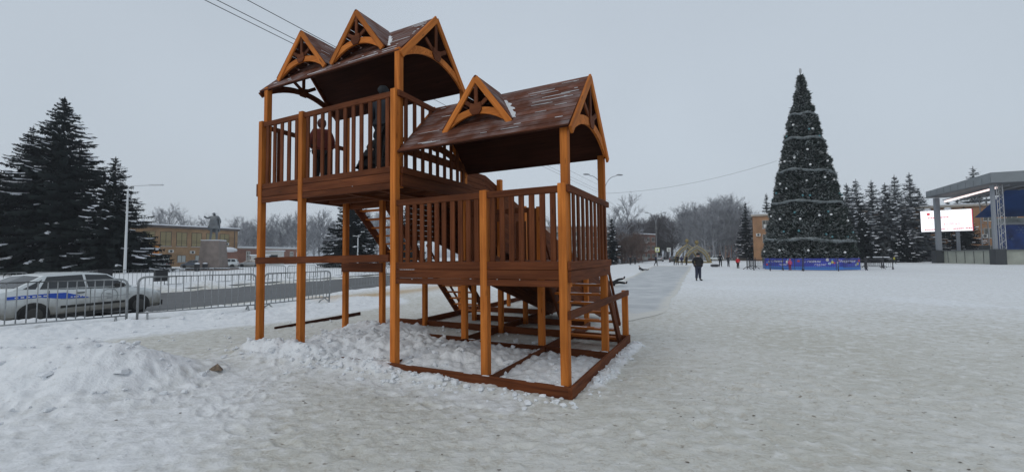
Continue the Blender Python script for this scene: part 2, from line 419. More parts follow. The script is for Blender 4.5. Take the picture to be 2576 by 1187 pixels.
def snow_ground_mat():
    m = bpy.data.materials.new('trodden_snow'); m.use_nodes = True; n = m.node_tree; L = n.links
    b = n.nodes['Principled BSDF']; b.inputs['Roughness'].default_value = .75; b.inputs['Specular IOR Level'].default_value = .25
    g = n.nodes.new('ShaderNodeNewGeometry'); at = n.nodes.new('ShaderNodeVertexColor'); at.layer_name = 'mask'
    sp = n.nodes.new('ShaderNodeSeparateColor'); L.new(at.outputs[0], sp.inputs[0])
    def noise(sc, de, xs=1.0, dist=0):
        mp2 = n.nodes.new('ShaderNodeMapping'); mp2.inputs['Scale'].default_value = (sc, sc*xs, sc); L.new(g.outputs['Position'], mp2.inputs[0])
        z = n.nodes.new('ShaderNodeTexNoise'); z.inputs['Scale'].default_value = 1; z.inputs['Detail'].default_value = de; z.inputs['Distortion'].default_value = dist
        L.new(mp2.outputs[0], z.inputs['Vector']); return z.outputs[0]
    def mr(s, a, b_, c=0., d=1.):
        r = n.nodes.new('ShaderNodeMapRange'); r.inputs[1].default_value = a; r.inputs[2].default_value = b_
        r.inputs[3].default_value = c; r.inputs[4].default_value = d; L.new(s, r.inputs[0]); return r.outputs[0]
    def math_(op, a, b_):
        q = n.nodes.new('ShaderNodeMath'); q.operation = op
        for k, s in enumerate((a, b_)):
            if isinstance(s, (int, float)): q.inputs[k].default_value = s
            else: L.new(s, q.inputs[k])
        return q.outputs[0]
    def mix(f, a, b_):
        q = n.nodes.new('ShaderNodeMix'); q.data_type = 'RGBA'
        for k, s in ((0, f), (6, a), (7, b_)):
            if isinstance(s, tuple): q.inputs[k].default_value = (*s, 1)
            else: L.new(s, q.inputs[k])
        return q.outputs[2]
    big = noise(.45, 4); mid = noise(5.5, 7, 1.3, .4); fine = noise(11, 5, 1.5, .6); vf = noise(38, 3)
    dirty = mix(mr(big, .35, .65), (.560, .552, .498), (.645, .642, .605))
    dirty = mix(mr(mid, .50, .72, 0, .7), dirty, (.74, .74, .72))
    dirty = mix(mr(fine, .57, .74, 0, .75), dirty, (.76, .76, .75))
    dirty = mix(mr(fine, .40, .29, 0, .65), dirty, (.42, .39, .33))
    dirty = mix(mr(math_('MULTIPLY', mid, vf), .21, .16, 0, .4), dirty, (.43, .385, .315))
    clean = mix(mr(mid, .35, .65), (.76, .785, .81), (.84, .855, .87))
    clean = mix(mr(fine, .36, .28, 0, .45), clean, (.55, .53, .49))
    f = math_('ADD', sp.outputs[0], mr(mid, .3, .7, -.22, .22))
    col = mix(mr(f, .15, .95), dirty, clean)
    sandf = math_('MULTIPLY', sp.outputs[1], mr(mid, .35, .6, .45, 1))
    col = mix(sandf, col, (.50, .34, .17))
    # specks of grit
    vo = n.nodes.new('ShaderNodeTexVoronoi'); vo.inputs['Scale'].default_value = 7.0; vo.inputs['Randomness'].default_value = 1
    wv = n.nodes.new('ShaderNodeMapping'); wv.inputs['Scale'].default_value = (1, 1.5, 1); L.new(g.outputs['Position'], wv.inputs[0]); L.new(wv.outputs[0], vo.inputs['Vector'])
    sv = n.nodes.new('ShaderNodeSeparateColor'); L.new(vo.outputs['Color'], sv.inputs[0])
    speck = math_('MULTIPLY', mr(math_('ADD', vo.outputs['Distance'], mr(vf, .3, .7, -.06, .06)), .17, .10), mr(sv.outputs[0], .72, .76))
    speck = math_('MULTIPLY', speck, mr(sp.outputs[0], .7, .2, .25, .75))
    col = mix(speck, col, (.20, .165, .13))
    L.new(col, b.inputs['Base Color'])
    hsum = math_('ADD', math_('MULTIPLY', mid, .6), math_('ADD', math_('MULTIPLY', fine, .35), math_('MULTIPLY', vf, .15)))
    bp = n.nodes.new('ShaderNodeBump'); bp.inputs['Strength'].default_value = .9; bp.inputs['Distance'].default_value = .045
    L.new(hsum, bp.inputs['Height']); L.new(bp.outputs[0], b.inputs['Normal'])
    return m
M_GROUND = snow_ground_mat()
ground = new_obj('ground', gme, M_GROUND); tag(ground, kind='structure')

# ice run (a sheet lying on the snow)
def strip(name, nu, vs, z, m):
    P = []; F = []; E = []
    for v in vs:
        tp = float(sst(5.2, 8.5, v)); c0 = .5*(float(ice_lo(v))+float(ice_hi(v)))
        lo = c0+(float(ice_lo(v))-c0)*tp**.5-.35+.35*float(fbm(np.array([v*.8]), np.array([1.3]), 3, 1)[0])
        hi = c0+(float(ice_hi(v))-c0)*tp**.5+.35+.35*float(fbm(np.array([v*.7]), np.array([7.3]), 3, 1)[0])
        for k in range(nu):
            t = k/(nu-1); P.append((*xy_of(lo+(hi-lo)*t, v), z))
            E.append(float(np.clip(min(t, 1-t)*(hi-lo)/.7, 0, 1))*float(sst(5.6, 9.5, v))*float(sst(63, 58, v)))
    for i in range(len(vs)-1):
        for j in range(nu-1): F.append((i*nu+j, (i+1)*nu+j, (i+1)*nu+j+1, i*nu+j+1))
    mb = MB(); mb.add(P, F); o = mb.build(name, m)
    c_ = o.data.color_attributes.new('edge', 'FLOAT_COLOR', 'POINT'); E = np.array(E, np.float32)
    c_.data.foreach_set('color', np.stack([E, E, E, np.ones_like(E)], 1).ravel()); return o
def ice_mat():
    m = bpy.data.materials.new('polished_ice'); m.use_nodes = True; n = m.node_tree; L = n.links
    b = n.nodes['Principled BSDF']; b.inputs['Roughness'].default_value = .5
    g = n.nodes.new('ShaderNodeNewGeometry')
    z = n.nodes.new('ShaderNodeTexNoise'); z.inputs['Scale'].default_value = .9; z.inputs['Detail'].default_value = 6; L.new(g.outputs['Position'], z.inputs['Vector'])
    r = n.nodes.new('ShaderNodeValToRGB'); r.color_ramp.elements[0].position = .35; r.color_ramp.elements[0].color = (.40, .42, .435, 1)
    r.color_ramp.elements[1].position = .68; r.color_ramp.elements[1].color = (.60, .615, .62, 1)
    L.new(z.outputs[0], r.inputs[0])
    at = n.nodes.new('ShaderNodeVertexColor'); at.layer_name = 'edge'
    z2 = n.nodes.new('ShaderNodeTexNoise'); z2.inputs['Scale'].default_value = 3; z2.inputs['Detail'].default_value = 5; L.new(g.outputs['Position'], z2.inputs['Vector'])
    ma = n.nodes.new('ShaderNodeMath'); ma.operation = 'ADD'; L.new(at.outputs[0], ma.inputs[0]); L.new(z2.outputs[0], ma.inputs[1])
    mr_ = n.nodes.new('ShaderNodeMapRange'); mr_.inputs[1].default_value = .65; mr_.inputs[2].default_value = 1.05; L.new(ma.outputs[0], mr_.inputs[0])
    mc = n.nodes.new('ShaderNodeMix'); mc.data_type = 'RGBA'; mc.inputs[6].default_value = (.63, .615, .565, 1)
    L.new(mr_.outputs[0], mc.inputs[0]); L.new(r.outputs[0], mc.inputs[7]); L.new(mc.outputs[2], b.inputs['Base Color'])
    bp = n.nodes.new('ShaderNodeBump'); bp.inputs['Strength'].default_value = .3; bp.inputs['Distance'].default_value = .02
    L.new(z.outputs[0], bp.inputs['Height']); L.new(bp.outputs[0], b.inputs['Normal']); return m
ice = strip('ice_path', 25, np.concatenate([np.linspace(5.6, 30, 120), np.linspace(30, 64, 50)[1:]]), .006, ice_mat())
tag(ice, kind='structure')

# road
M_ASPH = mat('wet_asphalt', (.075, .075, .077), .55, noise=(1.2, .22, 6), bump=.3)
rb = MB(); P = []
def road_pt(s, w): # w = distance into the road
    return (-8.6+RD[0]*s-RD[1]*w, 18.0+RD[1]*s+RD[0]*w)
ss = np.linspace(-40, 420, 231)
ws = [0.35, 2.5, 6, 9.5, 12.1]
P = []; F = []
for i, s in enumerate(ss):
    for j, w_ in enumerate(ws):
        ww = w_ + (rnd.uniform(-.12, .12) if j in (0, 4) else 0)
        q_ = road_pt(s, ww); P.append((*q_, float(road_z(q_[1]))-(0 if 0 < j < 4 else .007)))
for i in range(len(ss)-1):
    for j in range(4): F.append((i*5+j, i*5+j+1, (i+1)*5+j+1, (i+1)*5+j))
rb.add(P, F); road = rb.build('road', M_ASPH); tag(road, kind='structure')
# kerb on the far side
kb = MB(); P = []; F = []
for i, s in enumerate(ss):
    for (w_, z_) in ((12.35, -.32), (12.35, -.14), (12.55, -.14), (12.55, -.32)): q_ = road_pt(s, w_); P.append((*q_, z_+float(road_z(q_[1]))+.285))
for i in range(len(ss)-1):
    for j in range(3): F.append((i*4+j, i*4+j+1, (i+1)*4+j+1, (i+1)*4+j))
kb.add(P, F); kerb = kb.build('kerb', mat('kerb_stone', (.16, .16, .16), .8, noise=(3, .2, 3))); tag(kerb, kind='structure')
# ------------------------------------------------------------------ the wooden ice-slide tower
PG = empty('wooden_slide_tower', (PX, PY, 0), -PYAW,
           'orange and dark brown wooden slide tower with two decks and gabled roofs', 'slide tower')
PG.rotation_euler = (0.0043, -0.0050, -PYAW)
def L3(p): return Vector((-p[0], p[1], p[2]))
_bm = {}
def bar_mesh(l, w, t, key, m, ch=.006):
    k = (round(l, 3), round(w, 3), round(t, 3), key)
    if k in _bm: return _bm[k]
    c = min(ch, w*.2, t*.2); X, Y, Z = l/2, w/2, t/2
    vs = []
    for sx_ in (-1, 1):
        for (y, z) in ((-Y+c, -Z), (Y-c, -Z), (Y, -Z+c), (Y, Z-c), (Y-c, Z), (-Y+c, Z), (-Y, Z-c), (-Y, -Z+c)):
            vs.append((sx_*X, y, z))
    fs = [tuple(range(8)), tuple(range(15, 7, -1))] + [(i, 8+i, 8+(i+1) % 8, (i+1) % 8) for i in range(8)]
    me = bpy.data.meshes.new('bar'); me.from_pydata(vs, [], fs); me.materials.append(m); me.update()
    _bm[k] = me; return me
def board(name, p, q, w, t, m, parent=PG, up=(0, 0, 1), raw=False):
    """a straight timber p->q (u,v,z); w across, t along 'up'"""
    a, b = (Vector(p), Vector(q)) if raw else (L3(p), L3(q))
    upv = Vector(up) if raw else L3(up)
    X = (b-a); l = X.length; X.normalize()
    Z = upv - X*upv.dot(X)
    if Z.length < 1e-4: Z = X.orthogonal()
    Z.normalize(); Y = Z.cross(X)
    o = bpy.data.objects.new(name, bar_mesh(l, w, t, m.name, m)); COL.objects.link(o); o.parent = parent
    c = (a+b)/2
    o.matrix_local = Matrix(((X.x, Y.x, Z.x, c.x), (X.y, Y.y, Z.y, c.y), (X.z, Y.z, Z.z, c.z), (0, 0, 0, 1)))
    return o

PS = .10
U1, U2, U3, U4 = 1.056, 2.547, 4.552, 5.60
VQ, VR = 1.84, 3.24
F1, F2, R1, R2 = 1.54, 2.93, 2.43, 4.04
def post(u, v, z0, z1, s=PS): return board('post', (u, v, z0), (u, v, z1), s, s, M_OR, up=(0, 1, 0))
# corner and rail posts
post(0, 0, .02, R1+.02); post(U1, 0, .02, R1+.02); post(U2, 0, .0, R2+.02); post(U3, 0, .0, R2+.02); post(U4+.02, 0, .0, R2+.02)
post(0, VQ, .02, 3.16); post(U1, VQ, .02, 2.43); post(U2+.02, VQ, .02, 4.72); post(U3, VQ, .0, F2-.05); post(U4, VQ, .0, 4.72)
post(-.03, VR, .02, .95); post(U2, VR-.03, .0, 3.24); post(U2, 4.45, .0, 2.80); post(U1, 4.45, .0, 1.12)
post(U3, VR-.03, .0, 1.5); post(4.5, 7.4, .0, 1.62); post(5.1, 5.5, .0, .95); post(U2, 7.2, .0, 1.95); post(3.98, 4.45, .0, 2.8); post(3.98, 9.4, 0, 1.3)
post(U1+.0, 3.2, .0, 1.45)
# roof posts just behind the rail posts
post(-.0, .105, F1-.3, 3.17, .095); post(U2+.02, .105, F2-.3, 4.72, .095); post(U4+.05, .105, F2-.3, 4.72, .095)
# ground frame
BH = .14
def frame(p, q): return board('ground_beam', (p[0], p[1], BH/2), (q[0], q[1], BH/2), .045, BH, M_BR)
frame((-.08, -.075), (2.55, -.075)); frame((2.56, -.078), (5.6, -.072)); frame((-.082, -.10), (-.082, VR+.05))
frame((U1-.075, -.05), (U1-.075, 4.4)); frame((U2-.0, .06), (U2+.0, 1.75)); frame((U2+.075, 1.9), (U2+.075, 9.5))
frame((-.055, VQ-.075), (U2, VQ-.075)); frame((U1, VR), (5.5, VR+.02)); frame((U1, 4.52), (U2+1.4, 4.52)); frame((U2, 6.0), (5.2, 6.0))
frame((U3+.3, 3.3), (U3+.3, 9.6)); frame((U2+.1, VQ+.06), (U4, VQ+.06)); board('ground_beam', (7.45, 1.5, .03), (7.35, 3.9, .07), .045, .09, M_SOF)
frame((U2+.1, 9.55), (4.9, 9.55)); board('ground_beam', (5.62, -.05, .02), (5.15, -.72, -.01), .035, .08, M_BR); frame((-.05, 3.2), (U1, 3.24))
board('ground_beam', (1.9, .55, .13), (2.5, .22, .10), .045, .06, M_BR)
# lower deck
def deck(u0, u1, v0, v1, z):
    k = int((u1-u0)/.145)
    for i in range(k):
        a = u0+(u1-u0)*i/k; w = (u1-u0)/k-.008
        board('floor_board', (a+w/2, v0, z-.02), (a+w/2, v1, z-.02), w, .035, M_BR)
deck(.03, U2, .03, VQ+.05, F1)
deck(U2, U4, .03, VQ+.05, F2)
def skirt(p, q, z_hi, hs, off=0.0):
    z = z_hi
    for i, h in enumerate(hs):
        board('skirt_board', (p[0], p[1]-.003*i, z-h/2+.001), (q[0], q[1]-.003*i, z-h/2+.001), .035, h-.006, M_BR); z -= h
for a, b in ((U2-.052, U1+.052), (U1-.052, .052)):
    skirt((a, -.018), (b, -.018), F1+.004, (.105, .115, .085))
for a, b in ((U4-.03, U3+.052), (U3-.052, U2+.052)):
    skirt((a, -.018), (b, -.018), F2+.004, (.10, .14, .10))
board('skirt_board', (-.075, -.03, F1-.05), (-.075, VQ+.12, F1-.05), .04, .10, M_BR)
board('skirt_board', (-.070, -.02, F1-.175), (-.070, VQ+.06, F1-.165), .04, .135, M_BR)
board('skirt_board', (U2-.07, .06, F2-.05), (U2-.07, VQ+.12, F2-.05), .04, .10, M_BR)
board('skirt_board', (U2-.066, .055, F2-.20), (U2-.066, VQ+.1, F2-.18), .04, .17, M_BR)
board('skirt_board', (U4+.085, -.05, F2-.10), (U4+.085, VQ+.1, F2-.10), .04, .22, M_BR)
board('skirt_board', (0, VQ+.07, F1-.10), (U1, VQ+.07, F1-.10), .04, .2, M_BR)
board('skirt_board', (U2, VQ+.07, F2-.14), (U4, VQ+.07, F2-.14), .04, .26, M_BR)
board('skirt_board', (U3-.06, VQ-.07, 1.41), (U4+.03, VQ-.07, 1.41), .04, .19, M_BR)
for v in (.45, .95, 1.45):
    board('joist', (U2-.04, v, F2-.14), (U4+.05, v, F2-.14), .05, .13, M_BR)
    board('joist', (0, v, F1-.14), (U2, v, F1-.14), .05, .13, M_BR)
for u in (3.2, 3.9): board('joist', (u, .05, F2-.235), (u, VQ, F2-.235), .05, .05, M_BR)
# middle front rail under the upper deck
board('rail', (U4+.05, -.066, 1.585), (U2+.05, -.066, 1.60), .035, .11, M_BR)
# railings
def railing(p, q, z0, z1, n, bw=.072, side=0.0, ends=0.0, w=.045, h=.085):
    p = Vector((*p, 0)); q = Vector((*q, 0)); d = (q-p).normalized(); o = Vector((-d.y, d.x, 0))*side
    board('handrail', (p.x+o.x-d.x*ends, p.y+o.y-d.y*ends, z1-h/2), (q.x+o.x+d.x*ends, q.y+o.y+d.y*ends, z1-h/2), w, h, M_BR)
    for i in range(n):
        t = (i+.5)/n; c = p+(q-p)*t
        j = rnd.uniform(-.006, .006)
        b_ = board('baluster', (c.x+d.x*j, c.y+d.y*j, z0-.03), (c.x+d.x*j, c.y+d.y*j, z1-h*.55), bw, .028, M_BR, up=(-d.y, d.x, 0))
railing((U1-.05, -.005), (.05, -.005), F1, R1, 7); railing((U2-.05, -.005), (U1+.05, -.005), F1, R1, 11)
railing((U3-.05, -.005), (U2+.05, -.005), F2, R2, 11); railing((U4-.04, -.005), (U3+.05, -.005), F2, R2, 5)
railing((-.075, .06), (-.075, VQ-.05), F1, R1, 9, .07, 0, .09); railing((U2-.07, .06), (U2-.07, VQ-.05), F2, R2, 9, .07, 0, .07)
railing((U4+.08, .06), (U4+.08, VQ-.05), F2, R2, 9, .07, 0, .07)
railing((U2+.0, VQ+.0), (U1+.1, VQ+.0), 2.25, R1, 1, .07)
railing((3.98, VQ), (4.62, VQ), F2, R2-.02, 4)
board('rail', (U2-.05, .08, F2+.27), (U2-.05, VQ, F2+.27), .03, .13, M_BR)
board('handrail', (-.075, -.07, .93), (-.075, VR+.06, .905), .04, .095, M_BR)
board('side_panel', (1.20, VQ+.01, F1-.3), (1.20, VQ+.01, 2.41), .19, .03, M_BR, up=(0, 1, 0))
board('side_panel', (1.42, VQ+.02, F1-.3), (1.42, VQ+.02, 2.2), .19, .03, M_BR, up=(0, 1, 0))
board('side_panel', (2.44, VQ+.02, F1-.3), (2.44, VQ+.02, 2.62), .19, .03, M_BR, up=(0, 1, 0))

# --- roofs
def roof(name, ue, ul, vf, vb, ze, zr, dorm, dv, db, da, nstreak):
    R = empty(name, parent=PG)
    vm = (vf+vb)/2; n = 12
    slen = math.hypot(vm-vf, zr-ze); w = slen/n
    st = MB()
    for sgn, v0 in ((1, vf), (-1, vb)):
        nrm = Vector((0, -sgn*(zr-ze), (vm-vf))).normalized()
        for i in range(n):
            t = (i+.5)/n
            v = v0+(vm-v0)*t; z = ze+(zr-ze)*t
            jj_ = rnd.uniform(-.002, .002)
            segs = [(ul, ue)]
            board('roof_plank', (ul, v, z+jj_), (ue, v, z+jj_), w-.006, .022, M_ROOF, R, up=tuple(nrm))
        # deck sheet under the planks
        vv = (v0+vm)/2; zz = (ze+zr)/2
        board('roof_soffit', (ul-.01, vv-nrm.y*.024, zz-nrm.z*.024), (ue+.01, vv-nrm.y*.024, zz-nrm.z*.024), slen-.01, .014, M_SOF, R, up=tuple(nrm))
        for k in range(nstreak):
            i = rnd.randrange(1, n); t = i/n+rnd.uniform(-.012, .012)
            v = v0+(vm-v0)*t; z = ze+(zr-ze)*t; l = rnd.choice((.05, .1, .16, .25, .4)); a = ue+.05+(ul-l-ue-.1)*rnd.random()**1.4; wd = rnd.choice((.0015, .0015, .002, .003, .0045))
            if sgn == -1 or any(abs(a+l/2-uc_) < hw_+.1 and t > .2 for uc_, hw_ in dorm): continue
            q = []
            for kk in range(5):
                uu = a+l*kk/4; ww = wd*(.4+1.0*math.sin(math.pi*(kk+.3)/4.6))
                dv_ = (vm-v0)/slen*ww; dz_ = (zr-ze)/slen*ww
                base = Vector((uu, v, z))+nrm*.013
                q += [L3(base-Vector((0, dv_, dz_))), L3(base+nrm*.006), L3(base+Vector((0, dv_, dz_)))]
            st.add(q, [(3*c+a_, 3*c+a_+1, 3*c+a_+4, 3*c+a_+3) for c in range(4) for a_ in (0, 1)])
    # ridge cap
    # gable trims and ornament at both ends
    for uu, sg in ((ue, -1), (ul, 1)):
        gable(R, 'u', uu, sg, vf, vb, ze-.02, zr+.012)
    # dormers
    for (uc, hw) in dorm:
        D = R
        s = (da-db)/hw; m_ = 6; sl = math.hypot(hw, da-db)
        gable(R, 'v', dv, -1, uc-hw, uc+hw, db, da, k=.85)
        for sd in (-1, 1):
            nrm = Vector((sd*(da-db), 0, hw)).normalized()
            for i in range(m_):
                t = (i+.5)/m_; du = hw*t; z = da-(da-db)*t+.012
                vback = min(vf+(z-ze)*(vm-vf)/(zr-ze)+.01, vm)
                board('dormer_plank', (uc+sd*du, dv-.03, z), (uc+sd*du, vback, z), sl/m_-.005, .02, M_ROOF, R, up=tuple(nrm))
            for k in range(14):
                t = rnd.uniform(.05, .97); du = hw*t; z = da-(da-db)*t+.026
                vback = min(vf+(z-ze)*(vm-vf)/(zr-ze)+.01, vm); l = rnd.uniform(.05, .3)
                v0_ = rnd.uniform(dv, max(dv+.02, vback-l)); w_ = rnd.uniform(.004, .013)
                dz_ = w_*s
                st.add([L3((uc+sd*(du-w_), v0_, z+dz_)), L3((uc+sd*(du+w_), v0_, z-dz_)), L3((uc+sd*(du+w_*.6), v0_+l, z-dz_*.6)), L3((uc+sd*(du-w_*.6), v0_+l, z+dz_*.6))], [(0, 1, 2, 3)])
        # snow caught in the valley
        pv = []; m_n = 14
        for k in range(m_n):
            t = .34+.62*k/(m_n-1); du = hw*t; z = da-(da-db)*t; vv = vf+(z-ze)*(vm-vf)/(zr-ze)
            wd = .035+.05*math.sin(math.pi*(k+.5)/m_n)*(1+.5*math.sin(k*1.9+uc))+rnd.uniform(0, .015)
            pv += [L3((uc-(du-.02), vv, z+.022)), L3((uc-(du+wd*.5), vv, z+.026)), L3((uc-(du+wd), vv+rnd.uniform(-.02, .02), z+.016))]
        st.add(pv, [(3*k+j, 3*k+j+1, 3*k+j+4, 3*k+j+3) for k in range(m_n-1) for j in (0, 1)])
    o = st.build('snow_streaks', M_SNOWP, R); tag(o, kind='stuff')
    return R

def gable(parent, ax, c, sg, a0, a1, zb, za, k=1.0):
    back = sg == 1
    """triangular barge boards + arched tie + ornament in the plane (ax = c)"""
    hw = (a1-a0)/2; am = (a0+a1)/2; H = za-zb
    def P(a, z, off=0.0):
        return (c+sg*off, a, z) if ax == 'u' else (a, c+sg*off, z)
    nrm = (1, 0, 0) if ax == 'u' else (0, 1, 0)
    tw = .10*k
    ln = math.hypot(hw, H); nx, nz_ = H/ln, hw/ln
    for sd in (-1, 1):
        board('barge_board', P(am+sd*(hw-nx*tw/2), zb-nz_*tw/2+.0, .018-.003*sd), P(am-sd*nx*tw/2*.0, za-nz_*tw/2-.01*0, .018-.003*sd), .035, tw, (M_BR if back and zb > 4 else M_OR), parent, up=((0, sd*H, hw) if ax == 'u' else (sd*H, 0, hw)))
    # arched tie
    A = hw*.84; zi = zb+.0; cr_ = H*.25; n = 14; poly = []
    for i in range(n+1):
        a = -A+2*A*i/n; poly.append((a, zi+cr_*(1-(a/A)**2)))
    for i in range(n, -1, -1):
        a = -A+2*A*i/n; lim = zb+H*(1-abs(a)/hw)-.02
        poly.append((a, min(zi+cr_*(1-(a/A)**2)+.095*k+.045*k*abs(a/A), max(lim, zi+cr_*(1-(a/A)**2)+.005))))
    mb = MB(); vs = []
    for off in (-.02, .014):
        for a, z in poly: vs.append(L3(P(am+a, z, off)))
    N = len(poly)
    fs = [(i, (i+1) % N, N+(i+1) % N, N+i) for i in range(N)]
    h = (N//2)
    for i in range(n):
        j = N-1-i
        fs.append((i, i+1, j-1, j)); fs.append((N+i, N+i+1, N+j-1, N+j))
    mb.add(vs, fs); mb.build('arched_tie', M_BR if back else M_OR, parent)
    # dark boarding behind is the roof itself; ornament of three bars and a block
    zc = zi+cr_+.07*k
    board('gable_ornament', P(am, zc, .005), P(am, za-.10*k, .005), .068*k, .025, M_BR, parent, up=nrm)
    for sd in (-1, 1):
        board('gable_ornament', P(am, zc+.01, .004+.002*sd), P(am+sd*.30*hw, zc+.30*H*.62, .004+.002*sd), .068*k, .025, M_BR, parent, up=nrm)
    w = .115*k; pl = [(-w*.55, -w*.8), (w*.55, -w*.8), (w, -w*.1), (w*.8, w*1.1), (0, w*.8), (-w*.8, w*1.1), (-w, -w*.1)]
    mb = MB(); vs = []
    for off in (.012, .032):
        for a, z in pl: vs.append(L3(P(am+a, zc+z*.9, off)))
    N = len(pl); fs = [(i, (i+1) % N, N+(i+1) % N, N+i) for i in range(N)]+[tuple(range(N)), tuple(range(N, 2*N))]
    mb.add(vs, fs); mb.build('gable_ornament', M_BR, parent)

roof('lower_roof', -.09, 2.49, -.021, 1.867, 3.128, 4.067, [(1.31, .56)], .24, 3.385, 4.085, 36)
roof('upper_roof', 2.526, 5.82, .049, 1.852, 4.669, 5.617, [(4.90, .65), (3.56, .61)], .22, 4.90, 5.64, 70)

# --- stairs and slides
def stair(name, u0, u1, v0, z0, v1, z1, n, hr=True, sides=(1, 1)):
    T = empty(name, parent=PG)
    dv_, dz_ = v1-v0, z1-z0; l = math.hypot(dv_, dz_); up = (0, -dz_/l, dv_/l)
    for k, u in enumerate((u0, u1)):
        board('stringer', (u, v0, z0-.06), (u, v1, z1-.02), .045, .17, M_BR, T, up=up)
        if hr and sides[k]:
            board('handrail', (u, v0-.02, z0+.42), (u, v1+.02, z1+.30), .035, .06, M_BR, T, up=up)
    for i in range(n):
        t = (i+.7)/n
        board('tread', (u0+.02, v0+dv_*t, z0+dz_*t+.02), (u1-.02, v0+dv_*t, z0+dz_*t+.02), .15, .035, M_OR, T)
    return T
stair('front_stair', .03, 1.0, VQ+.02, F1, 3.02, .05, 9)
stair('upper_stair', 4.62, 5.50, VQ+.05, F2, 3.25, 1.5, 8, False)
stair('rear_stair', 4.10, 5.02, 3.9, 1.5, 5.3, .05, 8, True, (0, 1))
deck(4.1, 5.5, 3.2, 3.95, 1.5)

def slide(name, u0, u1, v0, zk, v1, sl, ve, top, nb, bw=.11):
    T = empty(name, parent=PG)
    z_ = lambda v: zk if v < v1 else zk-sl*(v-v1)
    for u in (u0, u1):
        for i in range(nb):
            off = top-bw*(i+.5)
            if v1 > v0+.1: board('side_plank', (u, v0, zk+off), (u, v1, zk+off), bw-.005, .03, M_BR, T, up=(1, 0, 0))
            # stop at the ground
            vend = ve
            if z_(ve)+off < .1: vend = v1+(zk+off-.08)/sl
            if vend-v1 < .3: continue
            board('side_plank', (u, v1, zk+off), (u, vend, z_(vend)+off), bw-.005, .03, M_BR, T, up=(1, 0, 0))
    m = 7
    for i in range(m):
        u = u0+(u1-u0)*(i+.5)/m; w = abs(u1-u0)/m-.006
        if v1 > v0+.1: board('slide_board', (u, v0, zk-.02), (u, v1, zk-.02), w, .03, M_BR, T)
        board('slide_board', (u, v1, zk-.02), (u, ve, z_(ve)-.02), w, .03, M_BR, T)
    return T
slide('upper_slide', 2.62, 3.93, VQ+.1, F2, 2.72, .285, 11.6, .33, 12)
slide('lower_slide', 1.14, 2.44, VQ+.1, F1, 2.0, .30, 6.2, .33, 6)

# snow lying on treads, beams and rails in thin caps
cap = MB()
def cap_line(p, q, w, h, gap=.25):
    a, b = L3(p), L3(q); l = (b-a).length; n = max(2, int(l/.12)); d = (b-a)/n
    pr = Vector((d.y, -d.x, 0)).normalized()
    for i in range(n):
        if rnd.random() < gap: continue
        c0 = a+d*i; c1 = a+d*(i+1+rnd.uniform(-.2, .2)); w0 = w*rnd.uniform(.5, 1)/2
        vs = [c0-pr*w0, c0+pr*w0, c1+pr*w0*.8, c1-pr*w0, (c0+c1)/2+Vector((0, 0, h*rnd.uniform(.4, 1.2)))]
        cap.add(vs, [(0, 1, 4), (1, 2, 4), (2, 3, 4), (3, 0, 4)])
cap_line((-.0, -.075, BH+.001), (U2, -.075, BH+.001), .035, .006, .75)
cap_line((U2, -.075, BH+.001), (4.1, -.075, BH+.001), .04, .02, .1)
cap_line((-.055, VQ-.075, BH+.001), (U2, VQ-.075, BH+.001), .035, .01, .35)
cap_line((U1-.075, 0, BH+.001), (U1-.075, 1.7, BH+.001), .035, .008, .4)
for i in range(8):
    t = (i+.7)/9; cap_line((.1, VQ+.02+(3.02-VQ-.02)*t, F1+(.05-F1)*t+.038), (.95, VQ+.02+(3.02-VQ-.02)*t, F1+(.05-F1)*t+.038), .10, .008, .35)
co = cap.build('snow_caps', M_SNOWP, PG); tag(co, kind='stuff')
bolts = MB()
for (u, z) in ((.86, 1.325), (.55, 1.325), (2.2, 1.31), (3.35, 2.70), (4.9, 1.30)):
    bolts.blob((-u, -.043, z), .008, jit=0, seg=6, ring=4)
tag(bolts.build('bolt_heads', mat('bolt_zinc', (.6, .6, .6), .4, .8), PG), kind='stuff')

# loose snow clods thrown around the edge boards
cl = MB(); k_ = 0
def clod(x, y, s, seed):
    cl.blob((x, y, tz(x, y)+s*.25), (s*rnd.uniform(.7, 1.3), s*rnd.uniform(.7, 1.3), s*rnd.uniform(.45, .8)), seed=seed, jit=.34, seg=6, ring=4)
for k_ in range(150):
    u = rnd.uniform(-.2, 4.3); v = rnd.gauss(-.30, .11); x, y = xy_of(u, v)
    clod(x, y, abs(rnd.gauss(0, .018))+.012, k_)
for k_ in range(90):
    v = rnd.uniform(0, 3.3); u = rnd.gauss(-.22, .07); x, y = xy_of(u, v); clod(x, y, abs(rnd.gauss(0, .012))+.010, 500+k_)
for k_ in range(100):
    u = rnd.uniform(.1, 5.6); v = rnd.uniform(.05, 1.75); x, y = xy_of(u, v); clod(x, y, abs(rnd.gauss(0, .022))+.014, 900+k_)
for k_ in range(70):
    u = rnd.uniform(3.6, 6.0); v = rnd.gauss(-.25, .35); x, y = xy_of(u, v); clod(x, y, abs(rnd.gauss(0, .016))+.010, 1500+k_)
for k_ in range(70):
    u = rnd.uniform(1.1, 5); v = rnd.uniform(2, 3.2); x, y = xy_of(u, v); clod(x, y, abs(rnd.gauss(0, .02))+.012, 1800+k_)
for (u, v, s) in ((.52, -.28, .05), (.40, -.25, .028), (1.15, -.3, .05), (1.35, -.26, .06), (1.6, -.24, .055), (2.0, -.26, .05), (-.16, -.2, .022), (.45, 2.2, .06), (2.3, -.3, .045), (1.45, -.33, .04)):
    x, y = xy_of(u, v); clod(x, y, s, int(u*100)+3000)
for k_ in range(90):
    x = rnd.uniform(-9, -2.2); y = rnd.uniform(6.3, 11); clod(x, y, abs(rnd.gauss(0, .02))+.012, 4000+k_)
